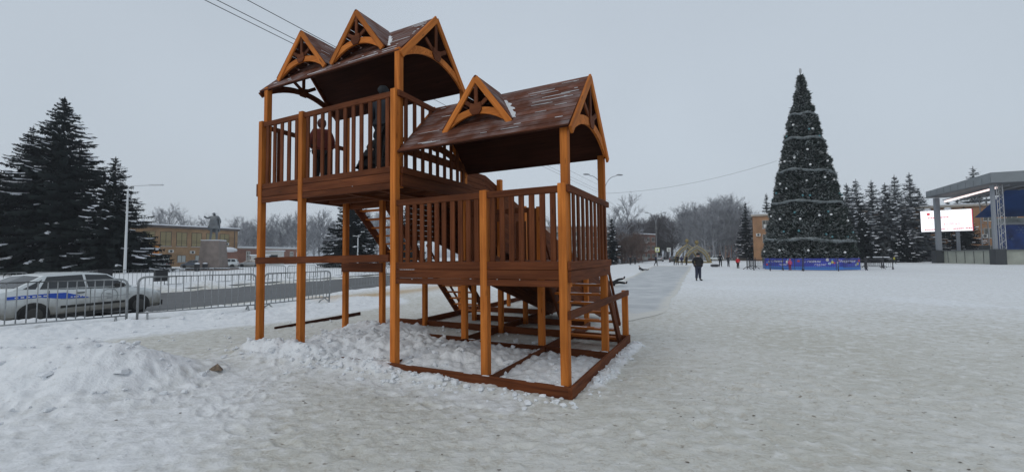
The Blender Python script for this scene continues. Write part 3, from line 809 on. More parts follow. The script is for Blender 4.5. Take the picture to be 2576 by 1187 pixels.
for k_ in range(130):
    x = rnd.uniform(-7.8, -3.6); y = rnd.gauss(5.3, .5); clod(x, y, abs(rnd.gauss(0, .022))+.012, 5000+k_)
clo = cl.build('snow_clods', M_SNOWP, None); tag(clo, 'loose white snow clods scattered along the wooden edge boards', kind='stuff')
# brown scrap on the snow
sc_ = MB(); x, y = -4.05, 5.72; z = tz(x, y)
sc_.add([(x-.12, y-.02, z), (x+.10, y-.03, z+.01), (x+.03, y+.10, z), (x+.02, y+.0, z+.10), (x-.05, y+.05, z+.05)], [(0, 1, 3), (1, 2, 3), (2, 4, 3), (4, 0, 3), (0, 2, 1)])
scp = sc_.build('ice_lump', mat('dirty_lump', (.20, .15, .11), .9, noise=(30, .4, 4))); tag(scp, 'small brown dirty ice lump left of the tall posts', 'ice lump')

gr = MB()
for k_ in range(260):
    x = rnd.uniform(-4, 9); y = 2.6+abs(rnd.gauss(0, 3.2)); s = rnd.choice((.004, .006, .008, .012)); z = tz(x, y)+.003; a_ = rnd.uniform(0, 6.28)
    vs = []
    for q in range(5): t = a_+q*1.257; r = s*rnd.uniform(.5, 1.3); vs.append((x+r*math.cos(t)*1.6, y+r*math.sin(t), z+rnd.uniform(0, .006)))
    gr.add(vs, [(0, 1, 2, 3, 4)])
go = gr.build('grit', mat('grit', (.14, .115, .09), .9)); tag(go, 'dark grit and bits of bark trodden into the snow', kind='stuff')
# ------------------------------------------------------------------ crowd barriers
M_GALV = mat('galvanised_steel', (.30, .315, .325), .55, .35, noise=(9, .22, 4))
M_BLKM = mat('black_metal', (.03, .03, .033), .5)
def barrier_mesh_parts(w, h, m, bars, full, r=.019, br=.0085):
    """list of (name, mesh) in local coords, x along, base at z=0"""
    out = []
    fr = MB(); c = .14; pts = [(.02, 0, .0)]
    pts = [(.03, 0, .0), (.03, 0, h-c)]
    for k in range(1, 6):
        t = math.pi/2*k/5; pts.append((.03+c-c*math.cos(t), 0, h-c+c*math.sin(t)))
    for k in range(0, 6):
        t = math.pi/2*k/5; pts.append((w-.03-c+c*math.sin(t), 0, h-c+c*math.cos(t)))
    pts += [(w-.03, 0, 0)]
    fr.tube(pts, r, 7); fr.tube([(.03, 0, .22), (w-.03, 0, .22)], r*.7, 6)
    fr.tube([(.03, 0, h-.24), (-.06, 0, h-.24)], .009, 5); fr.tube([(w-.03, 0, .34), (w+.06, 0, .34)], .009, 5)
    out.append(('frame', fr.mesh('frame', True)))
    for x in (.22, w-.22):
        ft = MB(); ft.tube([(x, -.28, .01), (x, -.2, .10), (x, 0, .20), (x, .2, .10), (x, .28, .01)], r*.8, 6)
        out.append(('foot', ft.mesh('foot', True)))
    one = MB(); one.tube([(0, 0, .22), (0, 0, h-.01)], br, 6)
    bm_ = one.mesh('bar', True)
    xs = [w*(i+1)/(bars+1) for i in range(bars)]
    if full:
        for x in xs: out.append(('bar', (bm_, x)))
    else:
        al = MB()
        for x in xs: al.tube([(x, 0, .22), (x, 0, h-.01)], br, 4)
        out.append(('bars', al.mesh('bars')))
    return out
_bp = {}
def barrier(x0, y0, x1, y1, m, label, group, full, h=1.1, bars=13, z=None, tilt=0.0, r=.019, br=.0085, name='crowd_barrier'):
    w = round(math.hypot(x1-x0, y1-y0), 2)
    k = (w, h, m.name, bars, full, r)
    if k not in _bp: _bp[k] = barrier_mesh_parts(w, h, m, bars, full, r, br)
    z0 = (min(tz(x0, y0), tz(x1, y1)) if z is None else z)
    E_ = empty(name, (x0, y0, z0), math.atan2(y1-y0, x1-x0), label, 'barrier', group)
    E_.rotation_euler[0] = tilt
    for n_, me in _bp[k]:
        if isinstance(me, tuple): new_obj(n_, me[0], m, E_, (me[1], 0, 0))
        else: new_obj(n_, me, m, E_)
    return E_
nl = ['galvanised steel barrier at the far left, half out of the picture', 'galvanised steel barrier in front of the white patrol car',
      'galvanised steel barrier leading up to the leftmost orange post', 'galvanised steel barrier seen between the two leftmost orange posts']
for i in range(4):
    (a, b), (c, d) = FENCE[i], FENCE[i+1]
    g = .07/math.hypot(c-a, d-b)
    barrier(a+(c-a)*g, b+(d-b)*g, c-(c-a)*g, d-(d-b)*g, M_GALV, nl[i], 'barriers along the near edge of the street', True, 1.12, 16,
            z=(-.02, -.02, .02, .02)[i]+.0, tilt=(.03, -.03, .02, .05)[i], r=.026, br=.012)
for i, (a, b, c, d) in enumerate([(-8.1, 20.2, -7.0, 22.5), (-6.9, 22.7, -5.8, 25.0), (-5.7, 25.2, -4.6, 27.5)]):
    barrier(a, b, c, d, M_GALV, ['grey street barrier beyond the snow bank, nearest of the three', 'grey street barrier beyond the snow bank, middle of the three', 'grey street barrier beyond the snow bank, farthest of the three'][i], 'barriers farther up the street', False, 1.1, 12, z=-.05)
# far side of the road
ORD = ['first', 'second', 'third', 'fourth', 'fifth', 'sixth', 'seventh', 'eighth', 'ninth', 'tenth', 'eleventh', 'twelfth', 'thirteenth', 'fourteenth', 'fifteenth', 'sixteenth', 'seventeenth', 'eighteenth', 'nineteenth', 'twentieth']
for i in range(24):
    s = -12.5+i*2.62
    fl_ = ('grey barrier across the street carrying the right black notice box' if i == 4 else
           'grey barrier across the street, %s to the left of the right notice box' % ORD[3-i] if i < 4 else
           'grey barrier across the street, %s to the right of the notice boxes' % ORD[i-5])
    a = road_pt(s, 13.4); b = road_pt(s+2.5, 13.4)
    barrier(a[0], a[1], b[0], b[1], M_GALV, fl_, 'barriers across the street', False, 1.12, 12, z=-.12, tilt=rnd.uniform(-.03, .03), r=.024, br=.011)
# black utility boxes hung on it
for i, (s, z_) in enumerate(((.39, .30), (-2.09, .4))):
    a = road_pt(s, 13.3); bx = MB(); bx.box(-.30, .30, -.10, .10, 0, .62)
    bx.box(-.32, .32, -.12, .12, .62, .66)
    o = bx.build('notice_box', M_BLKM, None, loc=(a[0], a[1], z_)); o.rotation_euler = (0, 0, math.atan2(RD[1], RD[0]))
    tag(o, ['black square notice box on the barrier left of the statue', 'black square notice box on the barrier nearer the spruces'][i], 'box')

# ------------------------------------------------------------------ cars
M_GLASS = mat('car_glass', (.03, .035, .04), .08, spec=.6)
M_TYRE = mat('tyre_rubber', (.022, .022, .022), .85)
M_RIM = mat('wheel_rim', (.07, .068, .065), .6, .3)
M_PLBK = mat('black_plastic', (.03, .03, .03), .6)
M_RED = mat('tail_lamp_red', (.45, .012, .01), .25)
M_LAMP = mat('headlamp_glass', (.55, .58, .6), .15)
def paint(name, c, dirt=True):
    if name in MATS: return MATS[name]
    m = bpy.data.materials.new(name); m.use_nodes = True; n = m.node_tree; L = n.links; b = n.nodes['Principled BSDF']
    b.inputs['Roughness'].default_value = .32; b.inputs['Coat Weight'].default_value = .3
    t = n.nodes.new('ShaderNodeTexCoord'); s = n.nodes.new('ShaderNodeSeparateXYZ'); L.new(t.outputs['Object'], s.inputs[0])
    z = n.nodes.new('ShaderNodeTexNoise'); z.inputs['Scale'].default_value = 4; z.inputs['Detail'].default_value = 5; L.new(t.outputs['Object'], z.inputs['Vector'])
    a = n.nodes.new('ShaderNodeMath'); a.operation = 'MULTIPLY_ADD'; a.inputs[1].default_value = .5; L.new(z.outputs[0], a.inputs[0]); L.new(s.outputs[2], a.inputs[2])
    r = n.nodes.new('ShaderNodeMapRange'); r.inputs[1].default_value = .62; r.inputs[2].default_value = 1.02; r.inputs[3].default_value = .85; r.inputs[4].default_value = 0.04
    L.new(a.outputs[0], r.inputs[0])
    x = n.nodes.new('ShaderNodeMix'); x.data_type = 'RGBA'; x.inputs[6].default_value = (*c, 1); x.inputs[7].default_value = (.19, .17, .135, 1)
    L.new(r.outputs[0], x.inputs[0]); L.new(x.outputs[2], b.inputs['Base Color']); MATS[name] = m; return m

def car_meshes(L=4.4, Wd=1.74, H=1.47, kind='sedan'):
    hw = Wd/2; out = {}
    if kind == 'sedan':
        top = [(-.50, .60), (-.492, .86), (-.475, .99), (-.40, 1.06), (-.30, 1.06), (-.1, 1.0), (.1, .97), (.24, .97), (.36, .90), (.445, .80), (.485, .68), (.5, .50)]
        gh = [(-.385, 1.05), (-.225, H-.05), (-.10, H), (.05, H-.01), (.125, H-.07), (.275, .965)]
    else:
        top = [(-.50, .55), (-.497, .90), (-.485, 1.08), (-.44, 1.10), (-.30, 1.08), (-.1, 1.06), (.1, 1.04), (.24, 1.04), (.37, .98), (.45, .88), (.488, .74), (.5, .50)]
        gh = [(-.47, 1.08), (-.43, H-.10), (-.33, H), (.02, H), (.12, H-.08), (.27, 1.03)]
    # body shell by stations
    V = []; F = []; n = len(top)
    def wf(x): return 1-.10*max(0, (abs(x)-.36)/.14)**2*1.3
    for x, z in top:
        wv = hw*wf(x); zs = z
        sec = [(wv*.90, .20), (wv*.985, .30), (wv, .52), (wv*.995, zs*.72+.12 if zs*.72+.12 > .55 else .56), (wv*.95, zs-.03 if zs > .62 else zs), (wv*.80, zs+.012), (0, zs+.03)]
        if z <= .60: sec = [(wv*.88, .22), (wv*.92, .28), (wv*.92, .36), (wv*.9, .44), (wv*.86, zs-.02), (wv*.8, zs), (0, zs+.01)]
        for (y, zz) in sec: V.append((x*L, -y, zz))
        for (y, zz) in reversed(sec[:-1]): V.append((x*L, y, zz))
    k = 13
    for i in range(n-1):
        for j in range(k-1): F.append((i*k+j, (i+1)*k+j, (i+1)*k+j+1, i*k+j+1))
        F.append((i*k+k-1, (i+1)*k+k-1, (i+1)*k, i*k))
    F.append(tuple(range(k))); F.append(tuple(range((n-1)*k, n*k))[::-1])
    mb = MB(); mb.add(V, F)
    # greenhouse
    V = []; F = []
    rw = hw*.70; bw_ = hw*.93
    for x, z in gh:
        t = (z-1.0)/(H-1.0); t = max(0, min(1, t)); w_ = bw_+(rw-bw_)*t
        V += [(x*L, -w_, z), (x*L, 0, z+.02*t+.005), (x*L, w_, z)]
    m_ = len(gh)
    for i in range(m_-1): F += [(i*3, (i+1)*3, (i+1)*3+1, i*3+1), (i*3+1, (i+1)*3+1, (i+1)*3+2, i*3+2)]
    F.append(tuple(i*3 for i in range(m_))[::-1]); F.append(tuple(i*3+2 for i in range(m_)))
    mb.add(V, F)
    out['body'] = mb
    # glass panes slightly proud
    def side(poly, s, nm):
        g = MB(); vs = []
        for (x, z) in poly:
            t = max(0, min(1, (z-1.0)/(H-1.0))); w_ = bw_+(rw-bw_)*t
            vs.append((x*L, s*(w_+.006), z))
        g.add(vs, [tuple(range(len(vs)))]); out.setdefault(nm, []).append(g)
    bz = 1.04 if kind == 'sedan' else 1.10; tzp = H-.09
    for s in (-1, 1):
        if kind == 'sedan':
            side([(-.01, bz-.02), (.235, bz-.04), (.118, tzp), (-.01, tzp+.03)], s, 'side_window')
            side([(-.265, bz), (-.025, bz-.01), (-.025, tzp+.03), (-.215, tzp)], s, 'side_window')
            side([(-.345, bz+.02), (-.285, bz+.005), (-.24, tzp-.07)], s, 'side_window')
        else:
            side([(-.01, bz), (.225, bz-.02), (.108, tzp), (-.01, tzp+.02)], s, 'side_window')
            side([(-.24, bz), (-.025, bz), (-.025, tzp+.02), (-.24, tzp+.02)], s, 'side_window')
            side([(-.42, bz+.02), (-.26, bz), (-.26, tzp+.02), (-.385, tzp-.03)], s, 'side_window')
    def cross(a, b, nm, yi=.86):
        g = MB(); (xa, za), (xb, zb) = a, b
        def w_(z): t = max(0, min(1, (z-1.0)/(H-1.0))); return (bw_+(rw-bw_)*t)*yi
        dx, dz = (xb-xa)*L, zb-za; l = math.hypot(dx, dz); nx, nz_ = -dz/l, dx/l
        if nz_ < 0: nx, nz_ = -nx, -nz_
        o = .012
        P = lambda f, sy: (xa*L+dx*f+nx*o, sy*w_(za+dz*f), za+dz*f+nz_*o)
        o2 = .03
        g.add([P(.1, -1), P(.9, -1), (xa*L+dx*.9+nx*o2, 0, za+dz*.9+nz_*o2+.012), (xa*L+dx*.1+nx*o2, 0, za+dz*.1+nz_*o2+.01), P(.9, 1), P(.1, 1)],
              [(0, 1, 2, 3), (3, 2, 4, 5)]); out[nm] = [g]
    cross(gh[0], gh[1], 'rear_window'); cross(gh[-1], gh[-2], 'windscreen')
    return out, hw
_car = {}
def car(x, y, rz, name, label, pm, kind='sedan', L=4.4, Wd=1.74, H=1.47, z=-.29, detail=1, group=None, cat='car', plastic=False):
    key = (kind, L, Wd, H)
    if key not in _car:
        o, hw = car_meshes(L, Wd, H, kind)
        d = {'body': o['body'].mesh('body', False), 'hw': hw}
        for k in ('side_window', 'rear_window', 'windscreen'): d[k] = [g.mesh(k) for g in o[k]]
        wh = MB(); R_ = .315
        wh.lathe([(R_*.55, -.1), (R_*.93, -.10), (R_, -.07), (R_, .07), (R_*.93, .10), (R_*.55, .10)], 20, axis='y')
        d['wheel'] = wh.mesh('wheel', True)
        rm_ = MB(); rm_.lathe([(.05, -.115), (.17, -.11), (.20, -.105), (.205, -.06)], 14, axis='y'); rm_.lathe([(.05, .115), (.17, .11), (.20, .105), (.205, .06)], 14, axis='y')
        d['rim'] = rm_.mesh('rim')
        d['arch'] = []
        for xw in (-.30*L, .305*L):
            for s in (-1, 1):
                vs = []; ar = MB()
                for i in range(15):
                    t = math.pi*i/14; vs.append((xw+.375*math.cos(t), s*(hw+.002), .30+.375*math.sin(t)))
                vs += [(xw-.375, s*(hw+.002), .2), (xw+.375, s*(hw+.002), .2)]
                ar.add(vs, [tuple(range(17)) if s < 0 else tuple(range(17))[::-1]]); d['arch'].append(ar.mesh('wheel_arch'))
        _car[key] = d
    d = _car[key]; hw = d['hw']
    E_ = empty(name, (x, y, z), rz, label, cat, group)
    # body mesh needs own material
    bmh = d['body'].copy(); bmh.materials.clear(); bmh.materials.append(pm)
    new_obj('body', bmh, None, E_)
    for k in ('side_window', 'rear_window', 'windscreen'):
        for me in d[k]: new_obj(k, me, M_GLASS, E_)
    for am_ in d['arch']: new_obj('wheel_arch', am_, M_PLBK, E_)
    for xw in (-.30*L, .305*L):
        for s in (-1, 1):
            w_ = new_obj('wheel', d['wheel'], M_TYRE, E_, (xw, s*(hw-.075), .315))
            if detail: new_obj('rim', d['rim'], M_RIM, w_)
    for s in (-1, 1):
        a = MB(); a.box(-.502*L, -.47*L, s*hw*.60, s*hw*.88, .78, .95); a.build('tail_lamp', M_RED, E_)
        a = MB(); a.box(.455*L, .493*L, s*hw*.60, s*hw*.85, .62, .75); a.build('headlamp', M_LAMP, E_)
    a = MB(); a.box(-.507*L, -.46*L, -hw*.86, hw*.86, .24, .46); a.box(.47*L, .507*L, -hw*.86, hw*.86, .22, .40); a.build('bumper', M_PLBK, E_)
    if detail:
        for s in (-1, 1):
            a = MB(); a.box(-.36, -.18, s*hw*.99, s*(hw+.02), .855, .885); a.build('door_handle', M_PLBK, E_)
            a = MB(); a.box(.62, .80, s*(hw+.03), s*(hw+.17), .98, 1.10); a.box(.66, .72, s*(hw-.06), s*(hw+.05), 1.0, 1.04); a.build('wing_mirror', M_PLBK, E_)
    a = MB(); a.box(-.30*L+.40, .305*L-.40, -hw*.985, hw*.985, .17, .27); a.build('sill', M_PLBK, E_)
    return E_
M_WHITE = paint('white_car_paint', (.74, .78, .79))
# the patrol car; its right side faces the square
hx_, hy_ = .432, .902
CL = 4.5; cx_, cy_ = -14.05, 13.2; hx_, hy_ = .2, .98
E_ = car(cx_, cy_, math.atan2(hy_, hx_), 'patrol_car', 'white saloon car with a blue side stripe driving behind the near barriers', M_WHITE, 'sedan', CL, 1.75, 1.47, z=-.285)
M_BLUE = mat('livery_blue', (.018, .09, .52), .35); M_GREY = mat('livery_grey', (.30, .32, .33), .4)
hw = .875
def side_poly(name, pts, m, off=.004, parent=E_, z0=0):
    g = MB(); vs = [(x, -(hw*.998+off), z) for x, z in pts]; g.add(vs, [tuple(range(len(vs)))]); return g.build(name, m, parent)
st_ = [(-1.95, .86), (-1.2, .885), (-.62, .89), (-.35, .80), (.05, .70), (-.62, .68), (-.9, .72), (-1.2, .79), (-1.95, .775)]
g = MB(); 
vs = [(-1.9, .80), (-1.2, .80), (-.75, .73), (-.1, .70)]; vt = [(-1.9, .88), (-1.2, .90), (-.65, .90), (-.05, .71)]
for i in range(3): g.add([(vs[i][0], -hw-.004, vs[i][1]), (vs[i+1][0], -hw-.004, vs[i+1][1]), (vt[i+1][0], -hw-.004, vt[i+1][1]), (vt[i][0], -hw-.004, vt[i][1])], [(0, 1, 2, 3)])
g.build('blue_stripe', M_BLUE, E_)
g = MB(); vs = [(-.75, .71), (-.1, .685), (1.1, .69)]; vt = [(-.75, .725), (-.1, .70), (1.1, .705)]
for i in range(2): g.add([(vs[i][0], -hw-.005, vs[i][1]), (vs[i+1][0], -hw-.005, vs[i+1][1]), (vt[i+1][0], -hw-.005, vt[i+1][1]), (vt[i][0], -hw-.005, vt[i][1])], [(0, 1, 2, 3)])
g.build('grey_line', M_GREY, E_)
g = MB(); N = 28
for k in range(N):
    a0 = 2*math.pi*k/N; a1 = 2*math.pi*(k+1)/N
    for (r0, r1) in ((.225, .242),):
        g.add([(.50+r0*math.cos(a0), -hw-.006, .70+r0*math.sin(a0)), (.50+r1*math.cos(a0), -hw-.006, .70+r1*math.sin(a0)), (.50+r1*math.cos(a1), -hw-.006, .70+r1*math.sin(a1)), (.50+r0*math.cos(a1), -hw-.006, .70+r0*math.sin(a1))], [(0, 1, 2, 3)])
for (a, b, c, d) in ((.40, .52, .77, .79), (.45, .58, .74, .755), (.42, .60, .62, .66), (.46, .56, .69, .70)): g.box(a, b, -hw-.007, -hw-.003, c, d)
g.build('door_emblem', M_GREY, E_)
g = MB()
for i in range(5): g.box(-.52+i*.075, -.475+i*.075, -hw-.009, -hw-.003, .745, .775)
for i in range(6): g.box(-1.75+i*.12, -1.68+i*.12, -hw-.009, -hw-.003, .825, .86)
g.build('stripe_lettering', mat('livery_white', (.8, .8, .8), .5), E_)
g = MB(); g.box(-.75, .95, -hw-.012, -hw-.001, .45, .52); g.build('door_moulding', M_PLBK, E_)
g = MB(); 
for x in (-.02, 1.02, -1.02): g.box(x-.004, x+.004, -hw-.004, -hw+.01, .30, .99)
g.build('door_gap', M_PLBK, E_)

pS = paint('silver_car_paint', (.40, .42, .44)); pD = paint('dark_car_paint', (.025, .027, .032)); pB = paint('blue_grey_car_paint', (.10, .13, .18)); pW = M_WHITE
def at_px(X, d, H0=0):  # world x for an image column at distance d  (used only for layout notes)
    return (X-1288)/1040.0*d
cars = [  # x, d, heading deg, kind, paint, label
 (-62.5, 72, 200, 'suv', pS, 'silver grey crossover parked left of the statue by the yellow shop front'),
 (-66.5, 74, 190, 'sedan', pD, 'dark car parked between the spruces and the silver crossover'),
 (-57.0, 74.5, 175, 'sedan', pB, 'blue grey saloon parked left of the white lamp by the statue'),
 (-53.5, 77, 205, 'suv', pW, 'white crossover parked just right of the statue pedestal'),
 (-50.3, 80, 185, 'sedan', pS, 'silver saloon parked before the low red brick house'),
 (-86, 76, 190, 'sedan', pD, 'dark car with snow on it between the left spruce trunks'),
 (58.2, 119, 175, 'suv', pW, 'white crossover parked right of the golden arches'),
 (67.0, 121, 180, 'suv', pD, 'dark car parked behind the people with the snow tube'),
 (70.5, 124.5, 185, 'suv', pW, 'white crossover left of the tree fence behind the child in red'),
 (104, 107, 172, 'sedan', pS, 'silver car parked beside the stage, left one of the pair'),
 (107.5, 104, 172, 'suv', pS, 'silver estate car parked beside the stage, right one of the pair'),
 (88, 112, 180, 'sedan', pB, 'snow covered car parked behind the yellow dressed child'),
 (-24, 118, 190, 'suv', pW, 'white car parked far off between the orange posts'),
]
for x, y, a, k, p_, lb in cars:
    L_, W_, H_ = (4.4, 1.75, 1.48) if k == 'sedan' else (4.5, 1.82, 1.68)
    car(x, y, math.radians(a), 'parked_car', lb, p_, k, L_, W_, H_, z=-.1 if x > 0 else -.16, detail=0)
car(39.3, 101, math.radians(65), 'parked_car', 'black car driving towards the square on the street', pD, 'sedan', z=-.02, detail=0)
car(41.0, 115, math.radians(65), 'parked_car', 'small grey car far up the street behind the black one', pS, 'sedan', z=-.02, detail=0)
# dark van by the tree
v = empty('van', (78, 130, -.1), math.radians(180), 'dark panel van parked left of the decorated tree', 'van')
m = MB(); m.prism([(-2.6, .35), (2.6, .35), (2.65, 1.0), (2.1, 1.25), (1.6, 2.1), (-2.6, 2.15)], -.98, .98, 'y'); m.build('body', pD, v)
m = MB(); m.prism([(2.08, 1.28), (1.62, 2.0), (1.0, 2.0), (1.0, 1.28)], -1.0, 1.0, 'y'); m.build('side_window', M_GLASS, v)
for x in (-1.6, 1.6):
    for s in (-.9, .9):
        w_ = MB(); w_.lathe([(.2, -.1), (.34, -.1), (.34, .1), (.2, .1)], 14, axis='y'); w_.build('wheel', M_TYRE, v, loc=(x, s, .34))

# ------------------------------------------------------------------ vegetation
def leaf_tris(C, D, Wv, L):
    """elongated triangles: base centre C, unit dir D, unit side Wv*width, length L -> (V,T)"""
    n = len(C)
    a = C-Wv; b = C+Wv; c = C+D*L[:, None]
    V = np.stack([a, b, c], 1).reshape(-1, 3); T = np.arange(3*n).reshape(-1, 3)
    return V, T
def spruce_mesh(name, H, R, seed, nl=30, snow=.25, dens=1.0, clear=.04, pw=.85, frost=0.0):
    rg = np.random.RandomState(seed)
    Cs = []; Ds = []; Ws = []; Ls = []; snV = []; snT = []; sn = 0
    zs = [clear+(1-clear)*(i/nl)**.92 for i in range(nl)]
    for li, t in enumerate(zs):
        nb = int((15-6*t)*dens)
        for b in range(nb):
            az = rg.rand()*2*math.pi
            R_ = R*(1-t)**pw*(0.62+.50*rg.rand())+.10
            if t < .1: R_ *= .85+.1*rg.rand()
            z0 = H*(t+(rg.rand()-.5)*.035)
            droop = .32+.18*rg.rand()-.25*t
            d = np.array([math.cos(az), math.sin(az), 0.0]); s_ = np.array([-math.sin(az), math.cos(az), 0.0])
            k = max(10, int(R_*9*dens)+6)
            f = rg.rand(k)**.7
            zc = z0+R_*(.10*f-droop*f**1.5+.13*f**4)
            base = d[None]*(R_*f)[:, None]; base[:, 2] = zc
            sg = np.where(rg.rand(k) < .5, -1, 1)
            sp = (.35+.5*rg.rand(k))
            D = d[None]*(.75-.1*rg.rand(k))[:, None]+s_[None]*(sg*sp)[:, None]; D[:, 2] += -.22-.25*rg.rand(k)+.45*(f > .85)
            D /= np.linalg.norm(D, axis=1)[:, None]
            Ln = (.30+.30*rg.rand(k))*(.55+R_*.16)*(1.25-.55*f)
            wv = np.cross(D, [0, 0, 1.0]); wv /= np.linalg.norm(wv, axis=1)[:, None]
            wv[:, 2] += rg.uniform(-.5, .5, k)
            wv *= (.06+.06*rg.rand(k))[:, None]*(.4+R_*.2)
            Cs.append(base); Ds.append(D); Ws.append(wv); Ls.append(Ln)
            # hanging fringe
            D2 = np.tile(np.array([0, 0, -1.0]), (k, 1))+d[None]*.35+s_[None]*(rg.uniform(-.4, .4, k))[:, None]; D2 /= np.linalg.norm(D2, axis=1)[:, None]
            w2 = s_[None]*(.08+.09*rg.rand(k))[:, None]*(.35+R_*.16)+0*D2
            Cs.append(base+s_[None]*rg.uniform(-.18, .18, k)[:, None]*R_*.3); Ds.append(D2); Ws.append(w2); Ls.append(Ln*.8)
            if rg.rand() < snow and R_ > .5:
                # snow pad on the outer half of the bough
                f0 = .48+.25*rg.rand(); f1 = min(1.0, f0+(.2+.3*rg.rand())*min(1, 4.5/R_)); m_ = 5
                wd = (.16+.22*rg.rand())*min(1.15, .5+R_*.16)
                pv = []
                for q in range(m_+1):
                    ff = f0+(f1-f0)*q/m_; zz = z0+R_*(.10*ff-droop*ff**1.5+.13*ff**4)+.03
                    w_ = wd*math.sin(math.pi*(q+.35)/(m_+.7))*(1+.3*(rg.rand()-.5)); c = d*R_*ff; c = c+np.array([0, 0, zz])+s_*(rg.rand()-.5)*.06*R_
                    dz_ = .10*(rg.rand()-.5)
                    pv += [c-s_*w_+[0, 0, -.05+dz_], c-s_*w_*.4+[0, 0, .09], c+s_*w_*.4+[0, 0, .10], c+s_*w_+[0, 0, -.05-dz_]]
                for q in range(m_):
                    for j in range(3):
                        a = sn+q*4+j; snT.append((a, a+1, a+5, a+4))
                snV += pv; sn += len(pv)
    # dense inner twigs
    n_ = int(nl*90*dens); tt = rg.rand(n_)*(1-clear)+clear; az = rg.rand(n_)*2*math.pi; rr_ = R*(1-tt)**pw*rg.uniform(.05, .5, n_)
    Cc = np.stack([np.cos(az)*rr_, np.sin(az)*rr_, H*tt-.2*rr_], 1); Dd = np.stack([np.cos(az), np.sin(az), -.7+0*az], 1)+rg.normal(0, .4, (n_, 3)); Dd /= np.linalg.norm(Dd, axis=1)[:, None]
    Wd_ = np.stack([-np.sin(az), np.cos(az), 0*az], 1)*(rg.uniform(.12, .3, n_)*(.12+R*.14*(1-tt)))[:, None]
    Cs.append(Cc); Ds.append(Dd); Ws.append(Wd_); Ls.append(rg.uniform(.35, .8, n_)*(.15+R*.16*(1-tt)))
    C = np.concatenate(Cs); D = np.concatenate(Ds); Wd = np.concatenate(Ws); Ln = np.concatenate(Ls)
    V, T = leaf_tris(C, D, Wd, Ln)
    me = np_mesh(name, V, T)
    tr = MB(); tr.tube([(0, 0, 0), (0, 0, H*.5), (0, 0, H*.985)], [H*.017, H*.010, .03], 8)
    # dark core of dead inner twigs
    smesh = None
    if sn:
        smesh = bpy.data.meshes.new('snow_on_boughs'); smesh.from_pydata([tuple(p) for p in snV], [], snT); smesh.update()
    # tip shoots
    return me, tr.mesh('trunk'), smesh
M_SPR = mat('spruce_needles', (.013, .019, .018), .85, noise=(1.2, .45, 4), spec=.2)
M_SPRF = mat('frosted_spruce_needles', (.125, .14, .148), .85, noise=(1.0, .85, 5), spec=.2)
M_BARK = mat('bark', (.055, .045, .038), .9, noise=(4, .3, 3))
M_TSNOW = mat('bough_snow', (.78, .81, .86), .85)
_sp = {}
def spruce(x, y, H, R, seed, label, group=None, m=None, snow=.25, nl=30, dens=1.0, clear=.04, z=-.2, pw=.85, mkey=None, rz=0.0, sc=1.0):
    key = mkey or seed
    if key not in _sp: _sp[key] = spruce_mesh('needles', H, R, seed, nl, snow, dens, clear, pw)
    n_, t_, s_ = _sp[key]
    E_ = empty('spruce_tree', (x, y, z), rz, label, 'tree', group); E_.scale = (sc, sc, sc)
    new_obj('crown', n_, m or M_SPR, E_); new_obj('trunk', t_, M_BARK, E_)
    if s_: tag(new_obj('bough_snow', s_, M_TSNOW, E_), kind='stuff')
    return E_
G1 = 'big spruces on the left of the street'
spruce(-58.8, 53.5, 23.2, 11.2, 11, 'tallest dark spruce of the left group with snow on its boughs', G1, snow=.28, nl=32, dens=1.75, clear=.07, z=-.2, pw=.95)
spruce(-68.6, 58.5, 21.0, 9.2, 12, 'second dark spruce at the left edge, lower and behind the tallest', G1, snow=.22, nl=25, dens=1.4, clear=.09)
spruce(-50.0, 51.5, 12.6, 6.6, 13, 'smaller dark spruce between the tallest one and the white lamp post', G1, snow=.34, nl=19, dens=1.5, clear=.06)
spruce(-60.5, 62.5, 17.5, 7.5, 17, 'dark spruce filling the gap behind the tallest one', G1, snow=.2, nl=22, dens=1.2, clear=.08)
spruce(-66.0, 50.5, 16.5, 6.0, 16, 'dark spruce cut by the left edge of the picture', G1, snow=.22, nl=28, dens=1.3, clear=.09)
spruce(-27.9, 72, 15.2, 6.3, 14, 'dark spruce seen through the tower under the upper deck', snow=.26, nl=22, dens=1.5, clear=.07, z=-.1)
spruce(-19.5, 76, 11.0, 4.5, 15, 'shorter spruce behind the stair, right of the darker spruce', snow=.3, nl=24, dens=1.2, clear=.06, z=-.1)
# frosted spruces by the stage
sx_ = [  # img x, depth, top y -> H
 (2136, 88, 458, 'frosted spruce just right of the decorated tree'), (2160, 92, 448, 'frosted spruce, second from the decorated tree'),
 (2199, 96, 450, 'slim frosted spruce in the gap before the brick wall'), (2233, 84, 458, 'dark spruce standing in front of the brick wall'),
 (2258, 92, 437, 'tall frosted spruce left of the tallest one'), (2296, 92, 432, 'tallest frosted spruce between the tree and the stage'),
 (2330, 104, 500, 'low dark spruce behind the left stage column'), (2390, 95, 505, 'dark spruce behind the screen'),
 (2459, 100, 416, 'spruce whose tip rises over the stage roof'), (2430, 90, 520, 'dark spruce right of the screen'),
 (1932, 118, 482, 'spruce peeking over the left end of the brick building'), (1878, 122, 505, 'thin dark spruce left of the brick building'),
 (2170, 80, 520, 'lower dark spruce beside the tree fence'), (2275, 80, 560, 'low dark spruce in front of the taller pair'), (2372, 99, 560, 'low spruce under the screen'), (2470, 99, 492, 'dark spruce just left of the truss column'), (2440, 104, 505, 'dark spruce behind the right edge of the screen'),
 (2190, 104, 530, 'dark spruce in the second row behind the slim one'), (2320, 106, 480, 'dark spruce in the second row before the stage'), (2415, 110, 500, 'dark spruce in the second row behind the screen'), (2120, 100, 500, 'dark spruce half hidden by the decorated tree'), (2215, 110, 555, 'low dark spruce far behind at the brick wall'),
]
